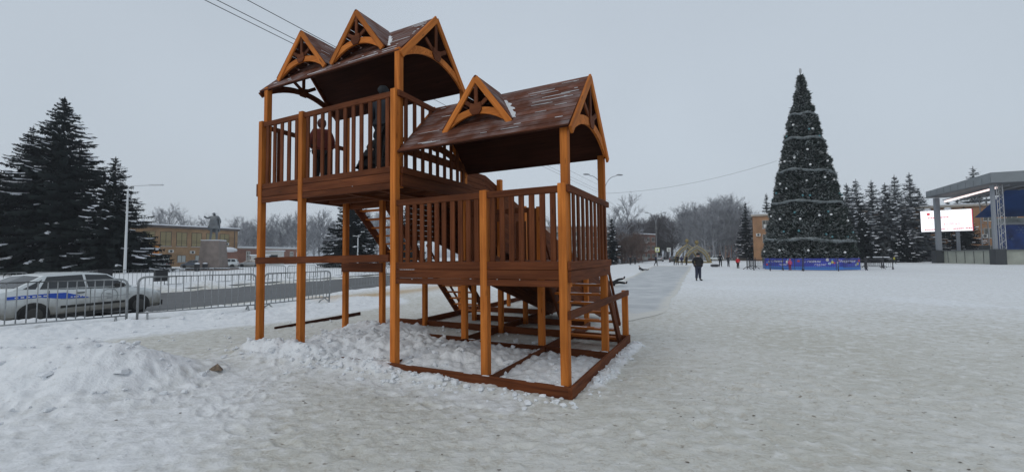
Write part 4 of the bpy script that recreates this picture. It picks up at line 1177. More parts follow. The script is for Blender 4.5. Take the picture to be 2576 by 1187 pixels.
for i, (X, d, ty, lb) in enumerate(sx_):
    H_ = (639.5-(X-1288)*.0063*0-(ty))*d/1040+1.7
    fr = ty < 470 or X in (2199,)
    spruce((X-1288)/1040*d*1.0, d, H_, H_*.36 if X > 2000 else H_*.24, 40+i, lb, 'spruces on the right behind the tree and stage', M_SPRF if fr else M_SPR,
           snow=.5 if fr else .25, nl=20, dens=1.5, clear=.02, z=-.1, pw=.92)
# dark spruces left of the street far off
spruce(20.3, 84, 9.5, 2.6, 80, 'dark spruce just right of the tower railing', snow=.25, nl=18, clear=.02, z=-.1)

def bare_mesh(name, H, R, seed, levels=(6, 6, 5, 7), up=.55, fine=.012):
    rr = random.Random(seed); V = []; T = []
    tips = []
    mb = MB()
    def seg(a, b, r0, r1, n=4):
        d = (b-a); l = d.length
        if l < 1e-5: return
        d.normalize(); x = d.orthogonal().normalized(); y = d.cross(x); o = len(V)
        for p, r in ((a, r0), (b, r1)):
            for k in range(n):
                t = 2*math.pi*k/n; q = p+(x*math.cos(t)+y*math.sin(t))*r; V.append((q.x, q.y, q.z))
        for k in range(n):
            k2 = (k+1) % n; T.append((o+k, o+k2, o+n+k2)); T.append((o+k, o+n+k2, o+n+k))
    th = H*.92
    base = Vector((0, 0, 0)); p = base; pts = [p]
    nseg = 8
    for i in range(nseg):
        p = p+Vector((rr.uniform(-.02, .02)*H, rr.uniform(-.02, .02)*H, th/nseg)); pts.append(p)
    for i in range(nseg): seg(pts[i], pts[i+1], H*.016*(1-i/nseg*.85), H*.016*(1-(i+1)/nseg*.85), 6)
    def grow(a, d, L, r, lv):
        b = a; prev = a; m = 3; out = [a]
        for i in range(m):
            d = (d+Vector((rr.uniform(-.22, .22), rr.uniform(-.22, .22), rr.uniform(-.05, .25)*up))).normalized()
            b = prev+d*(L/m); seg(prev, b, r*(1-i/m*.7), r*(1-(i+1)/m*.7), 4 if lv < 2 else 3); prev = b; out.append(b)
        if lv >= len(levels): return
        for k in range(levels[lv]):
            t = rr.uniform(.2, 1.0)*m; i = min(m-1, int(t)); q = out[i]+(out[i+1]-out[i])*(t-i)
            nd = (d+Vector((rr.uniform(-1, 1), rr.uniform(-1, 1), rr.uniform(-.55, .9)))*.95).normalized()
            grow(q, nd, L*rr.uniform(.38, .6), max(r*.45, fine), lv+1)
    nl_ = 15
    for i in range(nl_):
        t = .22+.76*i/nl_; k = t*nseg; j = min(nseg-1, int(k)); q = pts[j]+(pts[j+1]-pts[j])*(k-j)
        az = i*2.4+rr.uniform(-.4, .4); el = .35+.8*t
        d = Vector((math.cos(az)*math.cos(el), math.sin(az)*math.cos(el), math.sin(el)))
        grow(q, d, R*(1.1-.55*abs(t-.45))*rr.uniform(.8, 1.15)*(1.15-t*.45), H*.0065, 1)
    return np.array(V, np.float32), np.array(T, np.int32)
M_TWIG = mat('frosted_twigs', (.30, .31, .335), .9, noise=(.5, .45, 3))
M_TWIGD = mat('dark_twigs', (.085, .076, .078), .9, noise=(.5, .4, 3))
M_TWIGB = mat('brown_twigs', (.17, .12, .10), .9, noise=(.5, .35, 3))
BT = [bare_mesh('bt', 14, 5.2, 100+i, (0, 6, 5, 4), fine=.02) for i in range(4)]
BTm = [np_mesh('branches', *b) for b in BT]
def bare_tree(x, y, sc, k, m, label, group='bare winter trees', z=-.1):
    E_ = empty('bare_tree', (x, y, z), rnd.uniform(0, 6), label, 'tree', group); E_.scale = (sc, sc, sc)
    me = BTm[k % 4]
    o = bpy.data.objects.new('branches', me); COL.objects.link(o); o.parent = E_
    if len(me.materials) == 0: me.materials.append(m)
    o.material_slots[0].link = 'OBJECT'; o.material_slots[0].material = m
    return E_
def wood_mass(name, spots, m, label):
    Vs = []; Ts = []; o = 0
    for (x, y, s, k) in spots:
        V, T = BT[k % 4]; a = rnd.uniform(0, 6.28); c, s_ = math.cos(a), math.sin(a)
        W_ = np.stack([(V[:, 0]*c-V[:, 1]*s_)*s+x, (V[:, 0]*s_+V[:, 1]*c)*s+y, V[:, 2]*s-.1], 1)
        Vs.append(W_); Ts.append(T+o); o += len(V)
    me = np_mesh(name, np.concatenate(Vs), np.concatenate(Ts)); ob = new_obj(name, me, m); return tag(ob, label, 'trees', None, 'stuff')
def px(X, d): return (X-1288)/1040*d
sp_ = []
for i in range(46):
    X = 585+ i*8.6+rnd.uniform(-6, 6); d = rnd.uniform(118, 150); sp_.append((px(X, d), d, rnd.uniform(.72, .98)*(d/125)*(.9+.22*(X-585)/400), i))
wood_mass('far_woodland', sp_, M_TWIG, 'frosted grey birch wood filling the background behind the left square')
sp_ = []
for i in range(34):
    X = 1765+rnd.uniform(0, 125); d = rnd.uniform(125, 165); sp_.append((px(X, d), d, (1.05+.25*math.sin((X-1765)/125*3.1))*(d/140)*rnd.uniform(.85, 1.1), i))
for i in range(16):
    X = 1712+rnd.uniform(0, 52); d = rnd.uniform(140, 175); sp_.append((px(X, d), d, rnd.uniform(1.0, 1.3)*(d/150), i))
wood_mass('far_woodland', sp_, M_TWIG, 'frosted grey trees massed behind the golden arches')
sp_ = []
for i in range(100):
    X = 1536+rnd.uniform(0, 158); d = 96+(X-1538)*.95+rnd.uniform(-8, 16); sp_.append((px(X, d), d, rnd.uniform(.50, .68)*(1.0 if X < 1640 else 1.05)*d/105, i))
wood_mass('far_woodland', sp_, M_TWIGD, 'dark bare trees lining the far side of the street')
sp_ = []
for i in range(16):
    X = 1552+i*4.2+rnd.uniform(-3, 3); d = rnd.uniform(88, 98); sp_.append((px(X, d), d, rnd.uniform(.36, .45), i))
wood_mass('far_woodland', sp_, M_TWIGB, 'reddish brown bare bushes before the far houses')
bare_tree(px(1578, 100), 100, 1.02, 1, M_TWIG, 'tall pale frosted birch rising right of the tower')
bare_tree(px(1545, 92), 92, .78, 2, M_TWIG, 'frosted tree just right of the tower railing', )
bare_tree(px(430, 112), 112, 1.05, 3, M_TWIG, 'round frosted tree behind the brick building roof')
bare_tree(px(400, 114), 114, .98, 0, M_TWIG, 'frosted tree behind the building roof, next to the spruces')
bare_tree(px(460, 116), 116, .93, 1, M_TWIG, 'frosted tree behind the building roof, nearer the statue')
bare_tree(px(520, 120), 120, .95, 2, M_TWIG, 'frosted tree directly behind the statue')
bare_tree(px(1385, 100), 100, .72, 0, M_TWIG, 'frosted tree seen between the lower railing balusters')
bare_tree(px(1690, 150), 150, .85, 3, M_TWIGD, 'thin dark tree at the far end of the street')
# ------------------------------------------------------------------ buildings
def brick_mat(name, c1, c2, mortar, sc=1.0):
    m = bpy.data.materials.new(name); m.use_nodes = True; n = m.node_tree; L = n.links; b = n.nodes['Principled BSDF']; b.inputs['Roughness'].default_value = .85
    t = n.nodes.new('ShaderNodeTexCoord'); s = n.nodes.new('ShaderNodeSeparateXYZ'); L.new(t.outputs['Object'], s.inputs[0])
    a = n.nodes.new('ShaderNodeMath'); L.new(s.outputs[0], a.inputs[0]); L.new(s.outputs[1], a.inputs[1])
    c = n.nodes.new('ShaderNodeCombineXYZ'); L.new(a.outputs[0], c.inputs[0]); L.new(s.outputs[2], c.inputs[1])
    br = n.nodes.new('ShaderNodeTexBrick'); br.inputs['Scale'].default_value = 1.0
    br.inputs['Brick Width'].default_value = .26*sc; br.inputs['Row Height'].default_value = .077*sc; br.inputs['Mortar Size'].default_value = .008
    br.inputs['Color1'].default_value = (*c1, 1); br.inputs['Color2'].default_value = (*c2, 1); br.inputs['Mortar'].default_value = (*mortar, 1)
    L.new(c.outputs[0], br.inputs['Vector'])
    z = n.nodes.new('ShaderNodeTexNoise'); z.inputs['Scale'].default_value = .5; z.inputs['Detail'].default_value = 6; L.new(t.outputs['Object'], z.inputs['Vector'])
    r = n.nodes.new('ShaderNodeMapRange'); r.inputs[1].default_value = .3; r.inputs[2].default_value = .7; r.inputs[3].default_value = .75; r.inputs[4].default_value = 1.2; L.new(z.outputs[0], r.inputs[0])
    v = n.nodes.new('ShaderNodeVectorMath'); v.operation = 'SCALE'; L.new(br.outputs[0], v.inputs[0]); L.new(r.outputs[0], v.inputs['Scale']); L.new(v.outputs[0], b.inputs['Base Color'])
    MATS[name] = m; return m
M_BK1 = brick_mat('ochre_brick', (.40, .245, .125), (.33, .195, .10), (.30, .23, .16))
M_BK2 = brick_mat('red_brick', (.30, .125, .085), (.23, .095, .065), (.30, .24, .2))
M_BK3 = brick_mat('orange_brick', (.40, .20, .09), (.33, .16, .07), (.30, .22, .15))
M_WIN = mat('window_glass', (.10, .10, .085), .12, spec=.6)
M_WINL = mat('curtained_glass', (.30, .25, .13), .3)
M_FRM = mat('dark_window_frame', (.075, .055, .045), .6)
M_FRW = mat('white_window_frame', (.55, .55, .53), .6)
M_ROOFS = mat('roof_snow', (.78, .81, .85), .85, noise=(1, .05, 2))
M_CORN = mat('roof_edge', (.12, .105, .10), .8)
M_AC = mat('ac_case', (.62, .62, .60), .5)
def window(par, x0, x1, z0, z1, fm, gm, nv=1, nh=(), y=0.0, t=.07):
    """window on a facade at y (outwards is -y)"""
    f = MB()
    f.box(x0, x1, y-.05, y+.02, z0, z0+t); f.box(x0, x1, y-.05, y+.02, z1-t, z1)
    f.box(x0, x0+t, y-.05, y+.02, z0+t, z1-t); f.box(x1-t, x1, y-.05, y+.02, z0+t, z1-t)
    for i in range(nv):
        c = x0+(x1-x0)*(i+1)/(nv+1); f.box(c-t*.5, c+t*.5, y-.045, y+.02, z0+t, z1-t)
    for zz in nh: f.box(x0+t, x1-t, y-.042, y+.02, zz-t*.45, zz+t*.45)
    w = f.build('window', fm, par)
    p = MB(); p.box(x0+t*.5, x1-t*.5, y-.02, y-.005, z0+t*.5, z1-t*.5); p.build('pane', gm, w)
    s = MB(); s.box(x0-.08, x1+.08, y-.12, y+.01, z0-.06, z0-.005); s.build('sill', M_ROOFS, w)
    return w
def ac_unit(par, x, z, y=0.0, s=1.0):
    m = MB(); m.box(x-.42*s, x+.42*s, y-.42, y-.06, z-.3*s, z+.3*s); u = m.build('air_conditioner', M_AC, par)
    g = MB(); g.lathe([(.23*s, -.008), (.23*s, .0)], 14, (x, y-.425, z), axis='y'); g.build('fan_grille', M_PLBK, u)
# left two-storey brick house
ang1 = math.atan2(96.5-80.5, -64.2+73.6)
B = empty('brick_building', (-73.6-.505*12, 80.5-.863*12, -.15), ang1, 'two storey ochre brick building with a snowy flat roof behind the statue', 'building')
LB = 30.6
box('wall', M_BK1, B, 0, LB, 0, 13, 0, 8.1)
m = MB(); m.box(-.3, LB+.3, -.35, 13.3, 8.1, 8.55); m.build('cornice', M_CORN, B)
m = MB(); m.box(-.35, LB+.35, -.42, 13.4, 8.552, 8.78); m.build('roof', M_ROOFS, B)
for i in range(6):
    x = 13.3+i*2.72 if i < 6 else 0
    window(B, x, x+1.9, 4.3, 7.3, M_FRM, M_WINL, 1, (5.1, 5.45), -.003)
for i in range(4): window(B, 1.0+i*2.8, 2.9+i*2.8, 4.3, 7.3, M_FRM, M_WINL, 1, (5.1,), -.003)
for x in (16.2, 19.0, 22.2, 26.0): window(B, x, x+1.55, 1.0, 2.45, M_FRM, mat('pale_curtain', (.42, .45, .44), .4), 1, (), -.003)
for x, z in ((12.7, 5.3), (28.2, 5.0), (17.8, 3.3), (21.6, 3.1)): ac_unit(B, x, z)
m = MB(); m.box(10.8, 15.9, -.14, -.01, 2.35, 4.35); bn = m.build('shop_banner', mat('orange_banner', (.62, .25, .03), .5), B)
m = MB(); m.box(10.8, 13.4, -.15, -.141, 2.36, 4.34); m.build('banner_panel', mat('yellow_banner', (.62, .52, .06), .5), bn)
m = MB(); m.box(13.7, 15.7, -.15, -.141, 2.75, 4.1); m.build('banner_panel', mat('deep_orange_banner', (.58, .19, .02), .5), bn)
m = MB(); m.box(12.1, 15.6, -1.0, -.01, 1.75, 2.25); sg = m.build('shop_sign', mat('yellow_sign', (.55, .50, .05), .5), B)
m = MB(); 
for i in range(9): m.box(12.5+i*.31, 12.7+i*.31, -1.012, -1.001, 1.9, 2.12)
m.build('sign_lettering', M_PLBK, sg)
m = MB(); m.box(12.8, 15.0, -.06, -.004, 0, 1.75); m.build('entrance_door', M_FRM, B)
m = MB(); m.box(11.4, 12.5, -.07, -.004, .2, 1.6); m.build('door_poster', M_FRW, B)
m = MB(); m.tube([(29.9, -.16, 8.1), (29.9, -.16, .1)], .07, 6); m.build('drainpipe', M_CORN, B)
m = MB(); m.tube([(27.9, -.3, 4.9), (28.6, -.3, 4.9)], .03, 5); m.tube([(28.25, -.1, 4.9), (28.25, -.1, 6.1), (27.9, -.1, 6.1), (28.6, -.1, 6.1)], .04, 5); m.build('aerial', M_PLBK, B)
# small red brick annexe
B = empty('brick_annexe', (px(588, 99), 99, -.15), math.radians(66), 'low red brick house with white framed windows right of the statue', 'building')
box('wall', M_BK2, B, 0, 17, 0, 8, 0, 4.1)
m = MB(); m.box(-.2, 17.2, -.25, 8.2, 4.1, 4.4); m.build('cornice', M_FRW, B); m = MB(); m.box(-.2, 17.2, -.28, 8.2, 4.402, 4.62); m.build('roof', M_ROOFS, B)
for i in range(5): window(B, 3.0+i*3.0, 4.0+i*3.0, .9, 3.5, M_FRW, M_WIN, 1, (1.7, 2.6), -.003, t=.16)
P_ = empty('entrance_porch', (px(572, 93), 93, -.15), math.radians(50), 'small brick porch with a thick snow cap beside the pedestal', 'porch')
box('wall', M_BK2, P_, -1.6, 1.6, -1.5, 1.5, 0, 3.2)
m = MB(); m.blob((0, 0, 3.55), (2.0, 1.9, .75), jit=.06, seg=12, ring=6); m.build('snow_cap', M_ROOFS, P_, smooth=True)
# long brick block on the right
B = empty('brick_building', (66.3, 113.5, -.1), math.atan2(92-113.5, 104-66.3), 'long orange brick block behind the decorated tree and spruces', 'building')
LB = 62
box('wall', M_BK3, B, 0, LB, 0, 14, 0, 12.3)
m = MB(); m.box(-.4, LB, -.4, 14.4, 12.3, 12.75); m.build('cornice', mat('pale_cornice', (.42, .38, .33), .8), B)
m = MB(); m.box(-.4, LB, -.45, 14.4, 12.753, 12.95); m.build('roof', M_ROOFS, B)
for fl in range(3):
    for i in range(17):
        x = 2.2+i*3.5
        window(B, x, x+1.7, 1.3+fl*3.8, 3.5+fl*3.8, M_FRW, M_WIN, 1, (), -.003)
for x, z in ((31.0, 9.6), (30.7, 5.6), (34.5, 5.6), (37.6, 9.6), (1.2, 7.2), (44.2, 5.6)): ac_unit(B, x, z, s=1.25)
m = MB(); m.box(3.3, 7.3, -.30, -.01, 7.0, 8.7); a = m.build('wall_sign', mat('blue_sign', (.03, .05, .52), .5), B)
m = MB(); m.box(3.3, 7.3, -.32, -.301, 6.5, 6.98); m.build('sign_band', mat('amber_band', (.60, .36, .06), .5), a)
m = MB(); m.box(2.5, 6.2, -.25, -.01, 9.1, 10.0); m.build('sign_board', M_AC, B)
# five storey housing seen between the balusters
def block(x, y, a, L_, fl, wm, label, H_=None, wn=9, fm=M_FRW):
    H_ = H_ or fl*2.9+.8
    B = empty('apartment_block', (x, y, -.1), a, label, 'building')
    box('wall', wm, B, 0, L_, 0, 11, 0, H_)
    m = MB(); m.box(-.2, L_+.2, -.3, 11.2, H_, H_+.35); m.build('roof', M_ROOFS, B)
    for f in range(fl):
        for i in range(wn):
            w = L_/wn; x0 = i*w+w*.22; z0 = .9+f*2.9
            if i % 3 == 1:
                m = MB(); m.box(x0-.2, x0+w*.62+.2, -.9, -.01, z0-.7, z0+.35); m.build('balcony', M_FRW, B)
            window(B, x0, x0+w*.6, z0+.0, z0+1.5, fm, M_WIN, 1 if i % 3 != 1 else 3, (), -.003, t=.1)
    return B
M_PNK = mat('pink_plaster', (.40, .29, .24), .9, noise=(.7, .15, 3))
block(px(1335, 108), 108, math.radians(8), 24, 3, M_PNK, 'pinkish block with white balconies seen between the lower balusters', wn=9)
block(px(1560, 138), 138, math.radians(35), 19, 3, M_BK2, 'far red brown house with a snowy roof beyond the street trees', wn=7, H_=9.2)
block(px(1752, 185), 185, math.radians(-10), 26, 5, M_PNK, 'tall far block showing its roof above the trees by the arches', H_=17.6, wn=9)
block(px(1838, 178), 178, math.radians(-10), 14, 5, M_BK2, 'far block with a reddish top left of the brick building', H_=17.0, wn=5)
# low sheds far left
for i, (X, d, w, h, lb) in enumerate(((655, 92, 3.0, 2.3, 'white kiosk with snow on top seen left of the second orange post'), (690, 96, 3.6, 3.3, 'pale kiosk between the two leftmost orange posts'))):
    k = empty('kiosk', (px(X, d), d, -.15), .2, lb, 'kiosk')
    box('wall', M_FRW, k, -w/2, w/2, -1, 1, 0, h); m = MB(); m.box(-w/2-.2, w/2+.2, -1.2, 1.2, h, h+.25); m.build('roof', M_ROOFS, k)
    m = MB(); m.box(-w*.3, w*.3, -1.02, -1.002, h*.35, h*.75); m.build('hatch', M_GLASS, k)

# ------------------------------------------------------------------ people
SKIN = mat('skin', (.45, .26, .19), .6)
def skinobj(name, verts, edges, radii, m, parent, root=0, sub=1):
    me = bpy.data.meshes.new(name); me.from_pydata(verts, edges, []); me.update(); me.materials.append(m)
    o = bpy.data.objects.new(name, me); COL.objects.link(o); o.parent = parent
    sm = o.modifiers.new('skin', 'SKIN'); sm.use_smooth_shade = True
    ly = me.skin_vertices[0].data
    for i, r in enumerate(radii):
        rr_ = r if isinstance(r, tuple) else (r, r); ly[i].radius = rr_; ly[i].use_root = (i == root)
    sb = o.modifiers.new('sub', 'SUBSURF'); sb.levels = sub; sb.render_levels = sub
    return o
def fabric(c): return mat('fabric_%02x%02x%02x' % tuple(int(v*255) for v in c), c, .85, noise=(14, .18, 3))
def person(x, y, z, rz, H, label, jacket, trousers, hat=None, pose='stand', hood=False, coat=.50, group=None, boots=(.02, .02, .02), detail=False, fat=1.0, scarf=None):
    """faces local -y; H standing height"""
    E_ = empty('person', (x, y, z), rz, label, 'person', group)
    s = H/1.75*.98; f = fat
    J = dict(pel=(0, 0, .95), wst=(0, 0, 1.10), chs=(0, .01, 1.32), nck=(0, .01, 1.47), hd=(0, -.01, 1.60), top=(0, 0, 1.72),
             sl=(.18, .01, 1.42), sr=(-.18, .01, 1.42), el=(.27, .03, 1.16), er=(-.27, .03, 1.16), hl=(.24, -.10, .95), hr=(-.24, -.10, .95),
             pl=(.09, 0, .90), pr=(-.09, 0, .90), kl=(.11, -.02, .50), kr=(-.11, -.02, .50), al=(.12, .02, .09), ar=(-.12, .02, .09), tl=(.14, -.13, .04), tr=(-.14, -.13, .04))
    if pose == 'walk':
        J.update(kl=(.09, -.14, .51), al=(.09, -.20, .09), tl=(.09, -.33, .07), kr=(-.09, .06, .50), ar=(-.09, .27, .15), tr=(-.09, .17, .05), hl=(.22, .12, .95), hr=(-.22, -.22, 1.0), er=(-.25, -.02, 1.15), el=(.25, .12, 1.15))
    if pose == 'pockets':
        J.update(el=(.33, .06, 1.17), er=(-.33, .06, 1.17), hl=(.22, -.08, 1.00), hr=(-.22, -.08, 1.00), hd=(0, -.05, 1.59), top=(0, -.07, 1.71), kl=(.10, 0, .50), kr=(-.10, 0, .50), tl=(.20, -.12, .04), tr=(-.18, -.12, .04))
    if pose == 'lie':      # reclining on the ice, feet towards -y
        J = dict(pel=(0, 0, .14), wst=(0, .13, .20), chs=(0, .30, .36), nck=(0, .38, .50), hd=(0, .42, .64), top=(0, .46, .76),
                 sl=(.17, .36, .44), sr=(-.17, .36, .44), el=(.27, .45, .24), er=(-.27, .45, .24), hl=(.30, .28, .08), hr=(-.30, .28, .08),
                 pl=(.09, -.03, .13), pr=(-.09, -.03, .13), kl=(.11, -.42, .18), kr=(-.11, -.42, .16), al=(.12, -.82, .14), ar=(-.12, -.82, .12), tl=(.14, -.88, .26), tr=(-.14, -.88, .25))
    if pose == 'supine':
        J = dict(pel=(0, 0, .14), wst=(0, .15, .14), chs=(0, .36, .15), nck=(0, .52, .17), hd=(0, .64, .20), top=(0, .76, .21),
                 sl=(.18, .46, .15), sr=(-.18, .46, .15), el=(.36, .30, .12), er=(-.36, .30, .12), hl=(.34, .08, .08), hr=(-.34, .08, .08),
                 pl=(.09, -.04, .13), pr=(-.09, -.04, .13), kl=(.12, -.36, .34), kr=(-.12, -.42, .20), al=(.13, -.70, .40), ar=(-.13, -.80, .14), tl=(.14, -.76, .54), tr=(-.14, -.86, .27))
    if pose == 'crouch':
        J = dict(pel=(0, .12, .32), wst=(0, .10, .45), chs=(0, -.02, .66), nck=(0, -.10, .78), hd=(0, -.16, .90), top=(0, -.17, 1.02),
                 sl=(.18, -.04, .74), sr=(-.18, -.04, .74), el=(.25, -.2, .55), er=(-.25, -.2, .55), hl=(.12, -.36, .52), hr=(-.12, -.36, .52),
                 pl=(.09, .10, .30), pr=(-.09, .10, .30), kl=(.16, -.26, .46), kr=(-.16, -.26, .46), al=(.13, .02, .09), ar=(-.13, .02, .09), tl=(.16, -.14, .04), tr=(-.16, -.14, .04))
    if pose == 'lean':
        for k in ('chs', 'nck', 'hd', 'top', 'sl', 'sr', 'el', 'er'):
            a, b, c = J[k]; J[k] = (a, b-(c-.95)*.45, c-(c-.95)*.10)
        J['hl'] = (.2, -.40, 1.0); J['hr'] = (-.2, -.40, 1.0)
    if pose == 'fall':
        for k in J:
            a, b, c = J[k]; J[k] = (a, b-c*.75, c*.62)
        J.update(hl=(.3, -1.2, .15), hr=(-.3, -1.2, .15))
    if pose == 'arms':
        J.update(el=(.36, -.02, 1.22), er=(-.36, -.02, 1.22), hl=(.52, -.05, 1.05), hr=(-.50, -.05, 1.08))
    V_ = {k: tuple(c*s for c in v) for k, v in J.items()}
    names_ = list(V_); idx = {k: i for i, k in enumerate(names_)}
    ed = [('pel', 'wst'), ('wst', 'chs'), ('chs', 'nck'), ('nck', 'hd'), ('hd', 'top'), ('chs', 'sl'), ('chs', 'sr'), ('sl', 'el'), ('el', 'hl'), ('sr', 'er'), ('er', 'hr'),
          ('pel', 'pl'), ('pel', 'pr'), ('pl', 'kl'), ('kl', 'al'), ('al', 'tl'), ('pr', 'kr'), ('kr', 'ar'), ('ar', 'tr')]
    R0 = dict(pel=.13, wst=.12, chs=.14, nck=.055, hd=.092, top=.06, sl=.06, sr=.06, el=.042, er=.042, hl=.034, hr=.034, pl=.085, pr=.085, kl=.058, kr=.058, al=.042, ar=.042, tl=.035, tr=.035)
    skinobj('body', [V_[k] for k in names_], [(idx[a], idx[b]) for a, b in ed], [R0[k]*s for k in names_], SKIN, E_, 0, 1)
    lerp = lambda a, b, t: tuple(a[i]+(b[i]-a[i])*t for i in range(3))
    # jacket
    hem = lerp(V_['pel'], ((V_['kl'][0]+V_['kr'][0])/2, (V_['kl'][1]+V_['kr'][1])/2, (V_['kl'][2]+V_['kr'][2])/2), (.62-coat)*-1.0+.28) if pose in ('stand', 'pockets', 'walk', 'arms', 'lean') else V_['pel']
    jv = [V_['wst'], V_['chs'], lerp(V_['chs'], V_['nck'], .85), V_['sl'], V_['sr'], V_['el'], V_['er'], lerp(V_['el'], V_['hl'], .9), lerp(V_['er'], V_['hr'], .9), V_['pel'], hem]
    jr = [(.165*f*s, .15*f*s), (.185*f*s, .16*f*s), (.075*s, .075*s), .090*s*f, .090*s*f, .072*s*f, .072*s*f, .052*s*f, .052*s*f, (.175*f*s, .16*f*s), (.18*f*s, .16*f*s)]
    skinobj('jacket', jv, [(0, 1), (1, 2), (1, 3), (1, 4), (3, 5), (4, 6), (5, 7), (6, 8), (0, 9), (9, 10)], jr, fabric(jacket), E_, 0, 1)
    tv = [V_['pel'], V_['pl'], V_['pr'], V_['kl'], V_['kr'], lerp(V_['kl'], V_['al'], .93), lerp(V_['kr'], V_['ar'], .93)]
    skinobj('trousers', tv, [(0, 1), (0, 2), (1, 3), (2, 4), (3, 5), (4, 6)], [.14*s*f, .10*s*f, .10*s*f, .078*s*f, .078*s*f, .066*s*f, .066*s*f], fabric(trousers), E_, 0, 1)
    for a, b in (('al', 'tl'), ('ar', 'tr')):
        A_ = V_[a]; T_ = V_[b]
        skinobj('boot', [lerp(A_, T_, -.25), lerp(A_, T_, .35), T_], [(0, 1), (1, 2)], [.058*s, .055*s, .042*s], fabric(boots), E_, 0, 1)
    hd, tp = V_['hd'], V_['top']
    if hood or hat:
        c = hood if hood else hat
        o_ = .018*s
        h = MB(); cc = lerp(hd, tp, .45); k = 1.0 if not hood else 1.12
        back = .025 if not hood else .045
        h.blob((cc[0], cc[1]+back*s, cc[2]+.015*s), (.108*s*k, .118*s*k, .095*s*k if not hood else .125*s*k), jit=.03, seg=10, ring=7)
        h.build('hood' if hood else 'hat', fabric(c), E_, smooth=True)
        if not hood and detail:
            h = MB(); h.lathe([(.112*s, -.02*s), (.116*s, .0), (.112*s, .02*s)], 14, (cc[0], cc[1]+.012*s, cc[2]+.0*s)); h.build('hat_rim', fabric(c), E_, smooth=True)
    else:
        h = MB(); cc = lerp(hd, tp, .5); h.blob((cc[0], cc[1]+.03*s, cc[2]+.01*s), (.10*s, .105*s, .085*s), jit=.05, seg=10, ring=6); h.build('hair', fabric((.06, .04, .03)), E_, smooth=True)
    # face
    if pose not in ('fall',):
        nb = MB(); nb.blob((hd[0], hd[1]-.098*s, hd[2]+.0*s), (.016*s, .022*s, .025*s), jit=0, seg=6, ring=4); nb.build('nose', SKIN, E_, smooth=True)
        eb = MB()
        for q in (-1, 1): eb.blob((hd[0]+q*.034*s, hd[1]-.083*s, hd[2]+.03*s), (.013*s, .008*s, .008*s), jit=0, seg=6, ring=4)
        eb.build('eyes', M_PLBK, E_)
        mo = MB(); mo.blob((hd[0], hd[1]-.086*s, hd[2]-.045*s), (.026*s, .008*s, .008*s), jit=0, seg=6, ring=4); mo.build('mouth', mat('lips', (.35, .13, .11), .6), E_)
    # gloves: palm and fingers
    for a, b in (('el', 'hl'), ('er', 'hr')):
        Hh = Vector(V_[b]); d = (Hh-Vector(V_[a])).normalized(); sd = d.cross(Vector((0, 1, 0)));
        if sd.length < .1: sd = Vector((1, 0, 0))
        sd.normalize(); g = MB(); g.blob(tuple(Hh+d*.045*s), (.032*s, .040*s, .048*s), jit=.04, seg=7, ring=5)
        for q in range(4):
            p0 = Hh+d*.07*s+sd*(-.026+.017*q)*s; g.tube([p0, p0+d*.04*s, p0+d*(.07-.006*abs(q-1.4))*s+Vector((0, -.02*s, 0))], [.010*s, .009*s, .006*s], 5)
        p0 = Hh+d*.02*s+sd*.034*s; g.tube([p0, p0+(d*.5+sd*.5)*.05*s, p0+(d*.8+sd*.35)*.07*s], [.011*s, .010*s, .007*s], 5)
        g.build('glove', fabric((.03, .03, .032)) if not detail else fabric((.04, .035, .035)), E_, smooth=True)
    if scarf:
        h = MB(); nk = V_['nck']; h.lathe([(.085*s, -.03*s), (.105*s, 0), (.085*s, .04*s)], 12, (nk[0], nk[1]-.01*s, nk[2]+.03*s)); h.build('scarf', fabric(scarf), E_, smooth=True)
    return E_
BLK = (.014, .014, .016); NAVY = (.018, .022, .045); DGR = (.035, .035, .04)
man = person(11.75, 26.2, 0, math.radians(6), 1.80, 'man in a black cap, black jacket and dark jeans walking alone across the snow', BLK, (.030, .035, .060), hat=BLK, pose='pockets', coat=.52, fat=1.22, detail=True, scarf=(.30, .30, .31))
gx = 'people far across the square'
person(21.0, 73.6, 0, .5, 1.70, 'person in black standing by the street, left one of a pair', BLK, BLK, hat=DGR, pose='stand', group=gx)
person(21.85, 73.6, 0, 2.8, 1.72, 'person in black walking by the street, right one of a pair', DGR, BLK, hood=DGR, pose='walk', group=gx)
person(22.2, 64.0, 0, 1.2, 1.78, 'person in a navy jacket walking past the tall street lamp', NAVY, BLK, hat=BLK, pose='walk', group=gx)
person(26.9, 68.7, 0, .2, 1.35, 'child in dark green at the left end of the group before the arches', (.03, .05, .04), DGR, hood=(.03, .05, .04), pose='stand', group=gx)
person(27.5, 68.9, 0, 2.9, 1.80, 'adult in a long black coat in the group before the arches', BLK, BLK, hat=BLK, coat=.60, pose='stand', group=gx)
person(28.0, 68.4, 0, -.6, 1.55, 'person in dark blue bending forward in the group before the arches', (.02, .03, .10), DGR, hood=(.02, .03, .10), pose='lean', group=gx)
person(28.7, 68.2, 0, -1.4, 1.72, 'person in black at the right end of the group before the arches', BLK, BLK, hat=BLK, pose='stand', group=gx)
person(28.95, 57.6, 0, -.3, 1.90, 'tall person in black standing beside the snow tube', BLK, BLK, hat=BLK, coat=.58, pose='stand', group=gx)
person(29.95, 57.4, 0, .3, 1.66, 'person in a dark jacket and grey jeans right of the snow tube', DGR, (.06, .065, .075), hat=BLK, pose='arms', group=gx)
person(27.35, 50.2, 0, -.5, 1.36, 'child in a red jacket and white hat near the tree fence', (.52, .02, .03), (.03, .03, .035), hat=(.62, .60, .58), pose='stand', group=gx)
person(28.0, 51.5, 0, .9, 1.40, 'child in dark maroon half hidden behind the child in red', (.10, .02, .02), BLK, hood=(.10, .02, .02), pose='stand', group=gx)
person(28.35, 42.3, 0, math.pi, 1.18, 'child in a pink jacket and red trousers facing the decorated tree', (.55, .09, .20), (.26, .02, .05), hood=(.58, .10, .22), pose='stand', group=gx)
